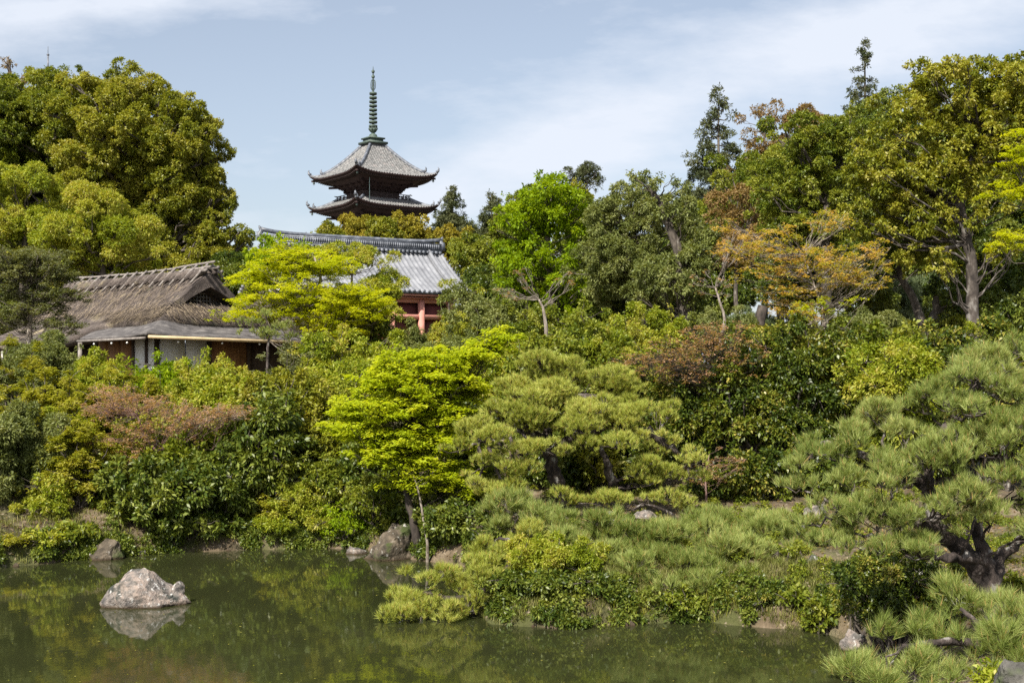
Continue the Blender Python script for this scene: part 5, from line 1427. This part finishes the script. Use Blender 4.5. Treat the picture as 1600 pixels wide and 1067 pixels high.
pine('spreading_pine', 'low wide grey-green pine stretched along the promontory on a long horizontal trunk', 22.3, (1300, 925),
  [[(1270, 905, 0), (1220, 908, -.1), (1150, 916, -.2), (1080, 912, -.2), (1010, 902, -.2), (950, 892, -.1), (900, 878, 0)],
   [(1080, 912, -.2), (1030, 880, .2), (960, 855, .4), (890, 835, .6), (830, 812, .8), (780, 795, .9)], [(1220, 908, -.1), (1170, 880, .4), (1110, 850, .9)], [(1270, 905, 0), (1290, 870, .5), (1280, 835, 1)]],
  [(775, 788, 52, 20, .9), (830, 802, 60, 22, .8), (880, 825, 60, 22, .6), (800, 822, 50, 18, .6), (940, 835, 70, 24, .5), (1005, 840, 70, 24, .6), (1070, 838, 60, 22, .9), (1130, 830, 60, 22, 1.2), (1190, 828, 60, 22, 1.2), (1245, 835, 44, 20, 1.0),
   (900, 862, 60, 22, 0), (970, 872, 70, 24, 0), (1040, 878, 70, 24, -.1), (1110, 875, 70, 26, 0), (1180, 872, 66, 26, .1), (1240, 870, 50, 22, .3), (1000, 895, 50, 14, -.4), (1090, 900, 60, 14, -.5), (1160, 895, 56, 16, -.4), (1220, 895, 44, 20, -.3), (1275, 890, 40, 22, 0), (1250, 925, 40, 16, -.4), (1290, 850, 44, 18, .6), (1300, 885, 36, 18, .2), (1215, 850, 50, 18, 1.0), (1150, 850, 50, 18, 1.0), (1190, 915, 40, 14, -.5), (1040, 825, 44, 12, 1.3), (1120, 812, 50, 12, 1.6), (1200, 812, 44, 12, 1.8), (960, 900, 46, 14, -.5), (1040, 912, 50, 12, -.6), (1120, 915, 50, 12, -.7), (880, 850, 50, 18, .2), (845, 828, 50, 18, .5), (1230, 935, 44, 14, -.7)],
  kind='needle', L=.165, rad=.10, w=.0080, n=36, dens=1.35, grow=1.02)
pine('leaning_pine', 'yellow-green pine leaning down over the water', 22.0, (842, 905),
  [[(820, 858, 0), (800, 880, -.2), (775, 910, -.3), (745, 932, -.4), (705, 935, -.4), (660, 925, -.4)], [(820, 858, 0), (800, 845, 0), (780, 840, 0)], [(745, 932, -.4), (720, 955, -.5), (680, 960, -.5)]],
  [(640, 932, 40, 16, -.4), (675, 905, 42, 14, -.3), (618, 952, 26, 12, -.5), (640, 970, 30, 10, -.6), (700, 940, 34, 12, -.5), (660, 965, 46, 14, -.6), (700, 972, 40, 10, -.7), (735, 950, 34, 14, -.5), (715, 915, 30, 10, -.3), (760, 905, 30, 12, -.5), (775, 875, 34, 14, -.2), (810, 890, 36, 18, -.5), (800, 850, 44, 18, 0), (760, 848, 26, 12, .1), (745, 880, 26, 9, -.1), (830, 875, 34, 14, -.2)],
  kind='needley', L=.13, rad=.085, w=.0075, n=32, dens=1.7, zmin=.03, grow=1.35)
pine('big_pine', 'large spreading green pine with a leaning black trunk on the right', 14.6, (1580, 955),
  [[(1545, 905, 0), (1510, 868, 0), (1475, 830, 0), (1452, 795, 0), (1445, 750, .2), (1460, 700, .3), (1490, 640, .4), (1530, 590, .4)],
   [(1555, 915, 0), (1540, 872, -.1), (1500, 868, -.2), (1450, 868, -.3), (1405, 856, -.3), (1370, 840, -.3)],
   [(1555, 905, 0), (1562, 872, .1), (1590, 850, .1), (1620, 820, .2)], [(1540, 872, -.1), (1525, 830, .1), (1540, 780, .2), (1570, 730, .2)],
   [(1475, 830, 0), (1430, 815, -.2), (1380, 800, -.3), (1330, 790, -.3)], [(1450, 760, .2), (1400, 730, .2), (1340, 710, .2), (1290, 690, .2)], [(1700, 1030, .1), (1640, 985, 0), (1580, 935, 0), (1548, 903, 0)]],
  [(1545, 562, 62, 20, .8), (1600, 560, 50, 26, .8), (1520, 585, 50, 18, .2), (1580, 585, 60, 22, .3), (1470, 615, 50, 18, .2), (1540, 635, 60, 20, -.2), (1600, 650, 50, 24, -.2), (1620, 725, 44, 24, -.4), (1500, 720, 60, 22, -.4), (1590, 830, 40, 14, -.4), (1520, 820, 44, 12, -.5), (1470, 800, 50, 14, -.6), (1370, 815, 50, 12, -.4), (1260, 760, 40, 14, .1), (1320, 815, 44, 12, -.1), (1490, 590, 46, 18, .7), (1555, 605, 70, 20, .4), (1610, 620, 50, 26, .3), (1440, 628, 44, 16, .6), (1500, 640, 66, 20, .3), (1570, 655, 66, 22, 0), (1385, 645, 50, 18, .5), (1335, 668, 60, 20, .4), (1420, 672, 66, 22, .2), (1490, 690, 60, 22, -.1), (1560, 700, 66, 26, -.3), (1615, 690, 44, 30, -.2),
   (1265, 695, 50, 18, .3), (1310, 712, 60, 20, .1), (1380, 712, 60, 22, -.1), (1450, 730, 66, 24, -.3), (1530, 750, 70, 26, -.5), (1600, 760, 50, 26, -.5), (1245, 722, 34, 13, .3), (1330, 750, 60, 20, -.2), (1395, 762, 64, 22, -.4), (1470, 775, 66, 20, -.5), (1550, 795, 56, 18, -.3), (1610, 800, 34, 20, -.3), (1295, 785, 44, 16, -.2), (1345, 790, 50, 16, -.4), (1410, 800, 48, 13, -.5),
   (1320, 842, 40, 12, -.2), (1360, 858, 44, 12, -.4), (1420, 866, 36, 9, -.5), (1400, 850, 40, 9, -.4), (1270, 812, 34, 12, 0), (1440, 842, 28, 8, -.5)],
  kind='needle', L=.115, rad=.115, w=.0052, n=34, dens=1.7, grow=1.12)
pine('near_pine', 'nearest low pine with long fresh green needles at the bottom right corner', 11.0, (1640, 1030),
  [[(1620, 1020, 0), (1560, 1010, 0), (1480, 1000, -.1), (1410, 1010, -.2)], [(1560, 1010, 0), (1530, 975, .2), (1500, 950, .3)]],
  [(1510, 945, 60, 26, .6), (1570, 960, 60, 30, .5), (1470, 985, 50, 22, .2), (1540, 1000, 66, 26, 0), (1610, 985, 50, 34, .2), (1400, 1000, 44, 20, 0), (1440, 1030, 60, 24, -.3), (1380, 1040, 50, 18, -.3), (1510, 1045, 60, 24, -.5), (1360, 1062, 34, 12, -.5), (1440, 1070, 60, 16, -.6), (1580, 1030, 40, 20, -.2)],
  kind='needle', L=.135, rad=.06, w=.0042, n=46, dens=1.9, grow=1.25)

# ================================================================== PROMONTORY SHRUBS, GRASS, STONES
S('round_shrub', 'rounded shrub with yellow-green top leaves on the promontory tip over the water', 'mixed', 855, 850, 935, 74, Y=21.75, nb=50, scale=.22, depth=.75, lmul=.55)
S('round_shrub', 'dark green low shrub at the water edge below the yellow-topped shrub', 'deep', 850, 908, 985, 92, Y=21.5, nb=44, scale=.24, depth=.6, lmul=.55)
S('dark_shrub', 'dark fine-leaved rounded shrub under the big right pine', 'camel', 1395, 876, 985, 84, Y=17.2, nb=50, scale=.22, depth=.8, lmul=.42)
S('leafy_shrub', 'small leafy plant among stones on the promontory shore', 'camel', 1185, 930, 980, 28, Y=21.0, nb=12, lmul=.5)
S('azalea_shrub', 'bright yellow azalea seen below the leaning black trunk', 'tips', 1480, 885, 925, 28, Y=17.5, nb=12, dens=1.3)
for px, top, bs, hw, Y, kd, lab in [(1245, 925, 975, 34, 20.9, 'olive', 'small olive bush on the promontory shore near its right end'),
  (1060, 925, 968, 30, 21.3, 'olive', 'small olive bush in the middle of the promontory shore'),
  (1290, 940, 985, 34, 20.3, 'olive', 'low dark plant where the promontory meets the near bank'),
  (1345, 885, 940, 34, 19.5, 'olive', 'small bush left of the dark fine-leaved shrub'),
  (1230, 888, 930, 30, 22.2, 'olive', 'olive green bush under the right end of the spreading pine'),
  (1590, 905, 960, 34, 15.5, 'olive', 'leafy plant at the right edge behind the nearest pine')]:
    S('leafy_shrub', lab, kd, px, top, bs, hw, Y=Y, nb=14, lmul=.55)
S('azalea_shrub', 'bright yellow azalea right of the leaning black trunk', 'tips', 1552, 862, 900, 26, Y=18, nb=12, dens=1.3)
S('leafy_shrub', 'green plant at the bottom right below the nearest pine', 'mixed', 1545, 1050, 1080, 30, Y=10, nb=8, lmul=.6)

ROCKB = noisemat('rock_brown', [(.34, (.030, .025, .018)), (.50, (.085, .068, .048)), (.62, (.15, .12, .085)), (.74, (.30, .27, .23))], 3.2, .9, 1.0, 10, detail=10, dist=.07, extra=chain(spots((.045, .058, .016), 1.9, .50, .60), spots((.36, .34, .30), 7, .62, .68, 2.0), wetfoot))
R_ = rock
R_('large pale weathered rock standing alone in the pond', 226, 944, 154, 56, Y=22.9, d_=.62, mat=ROCK, seed=12, name='pond_rock', sink=.45, z=0,
   peaks=([-1, -.86, -.62, -.30, -.05, .12, .34, .55, .66, .80, .90, 1], [.30, .34, .72, .95, 1.05, 1.0, .66, .50, .82, .78, .42, .34]))
R_('large leaning boulder at the foot of the lime maple', 614, 873, 100, 58, Y=28.9, d_=.9, mat=ROCKB, seed=41, peaks=([-1, -.7, -.3, .1, .5, .8, 1], [.5, .8, .9, .95, 1.0, .9, .6]))
R_('flat pale stone in the shallows left of the large boulder', 556, 868, 42, 12, Y=29.6, mat=ROCK, seed=8, z=0.0)
R_('grey mossy stone on the left shore below the laurel', 164, 872, 62, 30, Y=28.7, mat=ROCKB, seed=9)
R_('dark stone behind the leafy bush on the shore right of the laurel', 372, 858, 60, 26, Y=30.6, mat=ROCKG, seed=14)
R_('small brown shore stone under the gold-tipped shrub', 402, 860, 34, 10, Y=30.5, mat=ROCK, seed=15)
R_('pale low stone on the promontory shore near the near pine', 1335, 1008, 50, 26, Y=19.0, mat=ROCK, seed=21)
R_('tall narrow grey stone on the promontory shore', 1163, 975, 26, 34, Y=21.0, mat=ROCKG, seed=22)
R_('brown broken stone near the promontory point right of the round shrub', 945, 962, 34, 20, Y=21.4, mat=ROCKG, seed=23)
R_('flat white-grey stone under the low pine clump', 955, 812, 66, 14, Y=25.2, mat=ROCK, seed=24)
R_('flat white-grey stone right of the other flat stone under the low pine clump', 1010, 806, 40, 10, Y=25.6, mat=ROCK, seed=25)
R_('grey boulder behind the long horizontal pine trunk', 1275, 905, 60, 40, Y=22.0, mat=ROCKG, seed=26)
R_('pale boulder left behind the leaning black trunk', 1275, 805, 40, 16, Y=27.0, mat=ROCK, seed=27)
R_('grey flat boulder under the lower limb of the big pine', 1440, 905, 70, 34, Y=18.5, mat=ROCK, seed=28)
R_('dark rock in the bottom right corner under the nearest pine', 1590, 1075, 90, 46, Y=9.0, mat=ROCKG, seed=29)
R_('brown boulder at the left end of the promontory water line', 770, 978, 30, 12, Y=21.2, mat=ROCKG, seed=30)
# shore stones along the waterline
sh = [(SH[i], SH[i + 1]) for i in range(0, 17)]
k = 0
STN = ['small {} shore stone {}']
spots_ = []
for i, (a, b) in enumerate(sh):
    if i < 2: continue
    L_ = np.linalg.norm(b - a); m_ = max(1, int(L_ / 1.0))
    for j in range(m_):
        t_ = (j + RNG.uniform(.2, .8)) / m_; q = a + (b - a) * t_
        spots_.append((q[0] + RNG.normal() * .06, q[1] + RNG.normal() * .08))
for i, (x, y) in enumerate(spots_):
    px = 800 + x / y * F; py = HZ + CZ / y * F
    s_ = RNG.uniform(.10, .36)
    rock('small weathered stone half sunk along the shoreline', px, py, s_ / y * F, s_ * RNG.uniform(.35, .7) / y * F, Y=y, mat=[ROCKB, ROCKG, ROCKB][i % 3], seed=100 + i, name='shore_stone', group='small stones along the pond shore', z=-.02, rz=RNG.uniform(0, 3), d_=RNG.uniform(.6, 1))

# grass and low plants on the banks (nobody could count them)
def scatter(xr, yr, n, cond=None):
    x = RNG.uniform(*xr, n); y = RNG.uniform(*yr, n); d = pond_dist(x, y)
    k = d > .02
    if cond is not None: k &= cond(x, y, d)
    x, y = x[k], y[k]
    return np.stack([x, y, G(x, y)], 1)
def blades(name, label, pts, L, w, n, mat, lean=.5, cat='grass'):
    idk = np.repeat(np.arange(len(pts)), n); q = len(idk)
    b0 = pts[idk] + np.stack([RNG.normal(size=q) * L * .25, RNG.normal(size=q) * L * .25, np.full(q, -.01)], 1)
    a = RNG.uniform(0, 6.28, q); d = unit(np.stack([np.cos(a) * lean * RNG.random(q), np.sin(a) * lean * RNG.random(q), np.ones(q)], 1))
    side = np.stack([-np.sin(a), np.cos(a), np.zeros(q)], 1) * w * .5
    h = (L * RNG.uniform(.5, 1.2, q))[:, None]
    m1 = b0 + d * h * .6; tip = b0 + d * h + np.stack([np.cos(a), np.sin(a), np.full(q, -.3)], 1) * h * .3
    V = np.stack([b0 - side, b0 + side, m1 + side * .8, m1 - side * .8, tip], 1).reshape(-1, 3)
    i = np.arange(q) * 5
    ti = np.repeat(np.clip(.5 * RNG.random(len(pts))[idk] + .5 * RNG.random(q), 0, 1), 5)
    o = nmesh(name, V, [np.stack([i, i + 1, i + 2, i + 3], 1), np.stack([i + 3, i + 2, i + 4], 1)], LM[mat], None, None, ti)
    return tag(o, label, cat, None, 'stuff')
blades('grass', 'green grass on the promontory slope above the water', scatter((-.6, 6.5), (20.4, 23.2), 6500, lambda x, y, d: (d < 1.6) & (np.sin(x * 2.2) + np.sin(x * 5 + y * 3) * .6 > -1.2)), .13, .007, 11, 'grass')
blades('dry_grass', 'dry straw grass tufts hanging along the shore', scatter((.5, 6), (20.2, 22.0), 900, lambda x, y, d: (d < .35) & (np.sin(x * 4.1) > .1)), .22, .008, 12, 'tips', 1.1)
blades('ground_grass', 'thin grass on the open ground under the pines', scatter((-1, 10), (12, 31), 12000, lambda x, y, d: (d > .3) & (np.sin(x * .9 + 2) * np.sin(y * .8) + .4 * np.sin(x * 5) > -.25)), .06, .008, 8, 'grass')
blades('bank_grass', 'grass and weeds on the left bank at the water', scatter((-13, -2), (26.5, 32), 5200, lambda x, y, d: (d < 1.3)), .14, .012, 6, 'grass')
def litter(name, label, pts, L, mat, cat='ground cover'):
    q = len(pts); a = RNG.uniform(0, 6.28, q); ld = np.stack([np.cos(a), np.sin(a), RNG.normal(size=q) * .3], 1)
    nm = np.array([0, 0, 1.]) + RNG.normal(size=(q, 3)) * .3; sd_ = unit(np.cross(ld, nm)); s = RNG.uniform(.5, 1.3, q)[:, None] * L
    V = np.stack([pts, pts + ld * s * .5 + sd_ * s * .25, pts + ld * s, pts + ld * s * .5 - sd_ * s * .25], 1).reshape(-1, 3); V[:, 2] += .012
    return tag(nmesh(name, V, np.arange(q * 4).reshape(-1, 4), LM[mat], None, None, np.repeat(RNG.random(q), 4)), label, cat, None, 'stuff')
litter('fallen_leaves', 'brown and orange fallen leaves on the bare ground', scatter((-13, 11), (12, 33), 60000, lambda x, y, d: d > .05), .065, 'brown')
sp_ = []
for i in range(1, 18):
    a, b = SH[i], SH[i + 1]; L_ = np.linalg.norm(b - a); nrm = np.array([-(b - a)[1], (b - a)[0]]) / L_
    m_ = int(L_ * (44 if i < 10 else 26))
    t_ = RNG.random(m_)[:, None]; off = RNG.uniform(-.04, .55, m_)[:, None]
    q = a + (b - a) * t_ + nrm * off; dq = pond_dist(q[:, 0], q[:, 1])
    q2 = a + (b - a) * t_ - nrm * off; dq2 = pond_dist(q2[:, 0], q2[:, 1]); q = np.where((dq > dq2)[:, None], q, q2)
    k_ = (np.sin(q[:, 0] * 2.7 + i) + np.sin(q[:, 1] * 3.1) > -.9)
    q = q[k_]; sp_.append(np.stack([q[:, 0], q[:, 1], G(q[:, 0], q[:, 1]) + .04], 1))
sp_ = np.concatenate(sp_); rr_ = RNG.uniform(.08, .17, (len(sp_), 1))
V, Fq, ti = leaf_mesh(np.concatenate([sp_, rr_, rr_, rr_ * .8], 1), .075, .03, 7, 1.3)
tag(nmesh('shore_plants', V, Fq, LM['deep'], None, None, ti), 'tangled low green plants along the water line', 'ground cover', None, 'stuff')
gp = scatter((-13, 10), (20, 36), 16000, lambda x, y, d: (d > .15) & (np.sin(x * 1.7) + np.sin(y * 1.9 + x) > -.2))
gb = np.concatenate([gp + [0, 0, .05], np.tile([.12, .12, .09], (len(gp), 1))], 1)[::7]
V, Fq, ti = leaf_mesh(gb, .06, .028, 5, 1.0)
tag(nmesh('ground_cover', V, Fq, LM['olive'], None, None, ti), 'low leafy ground cover between the shrubs', 'ground cover', None, 'stuff')
q = 700; x = RNG.uniform(-12, 5, q); y = RNG.uniform(11, 29, q); kk = pond_dist(x, y) < -.15
pts = np.stack([x[kk], y[kk], np.full(kk.sum(), .002)], 1)
a = RNG.uniform(0, 6.28, len(pts)); ld = np.stack([np.cos(a), np.sin(a), np.zeros(len(pts))], 1); sd_ = np.stack([-np.sin(a), np.cos(a), np.zeros(len(pts))], 1); s = RNG.uniform(.02, .05, len(pts))[:, None]
V = np.stack([pts, pts + ld * s * .5 + sd_ * s * .3, pts + ld * s, pts + ld * s * .5 - sd_ * s * .3], 1).reshape(-1, 3)
tag(nmesh('floating_leaves', V, np.arange(len(V)).reshape(-1, 4), LM['tips'], None, None, np.repeat(RNG.random(len(pts)), 4)), 'small pale leaves and petals floating on the pond', 'leaves', None, 'stuff')
print('leaves', NLEAF[0])
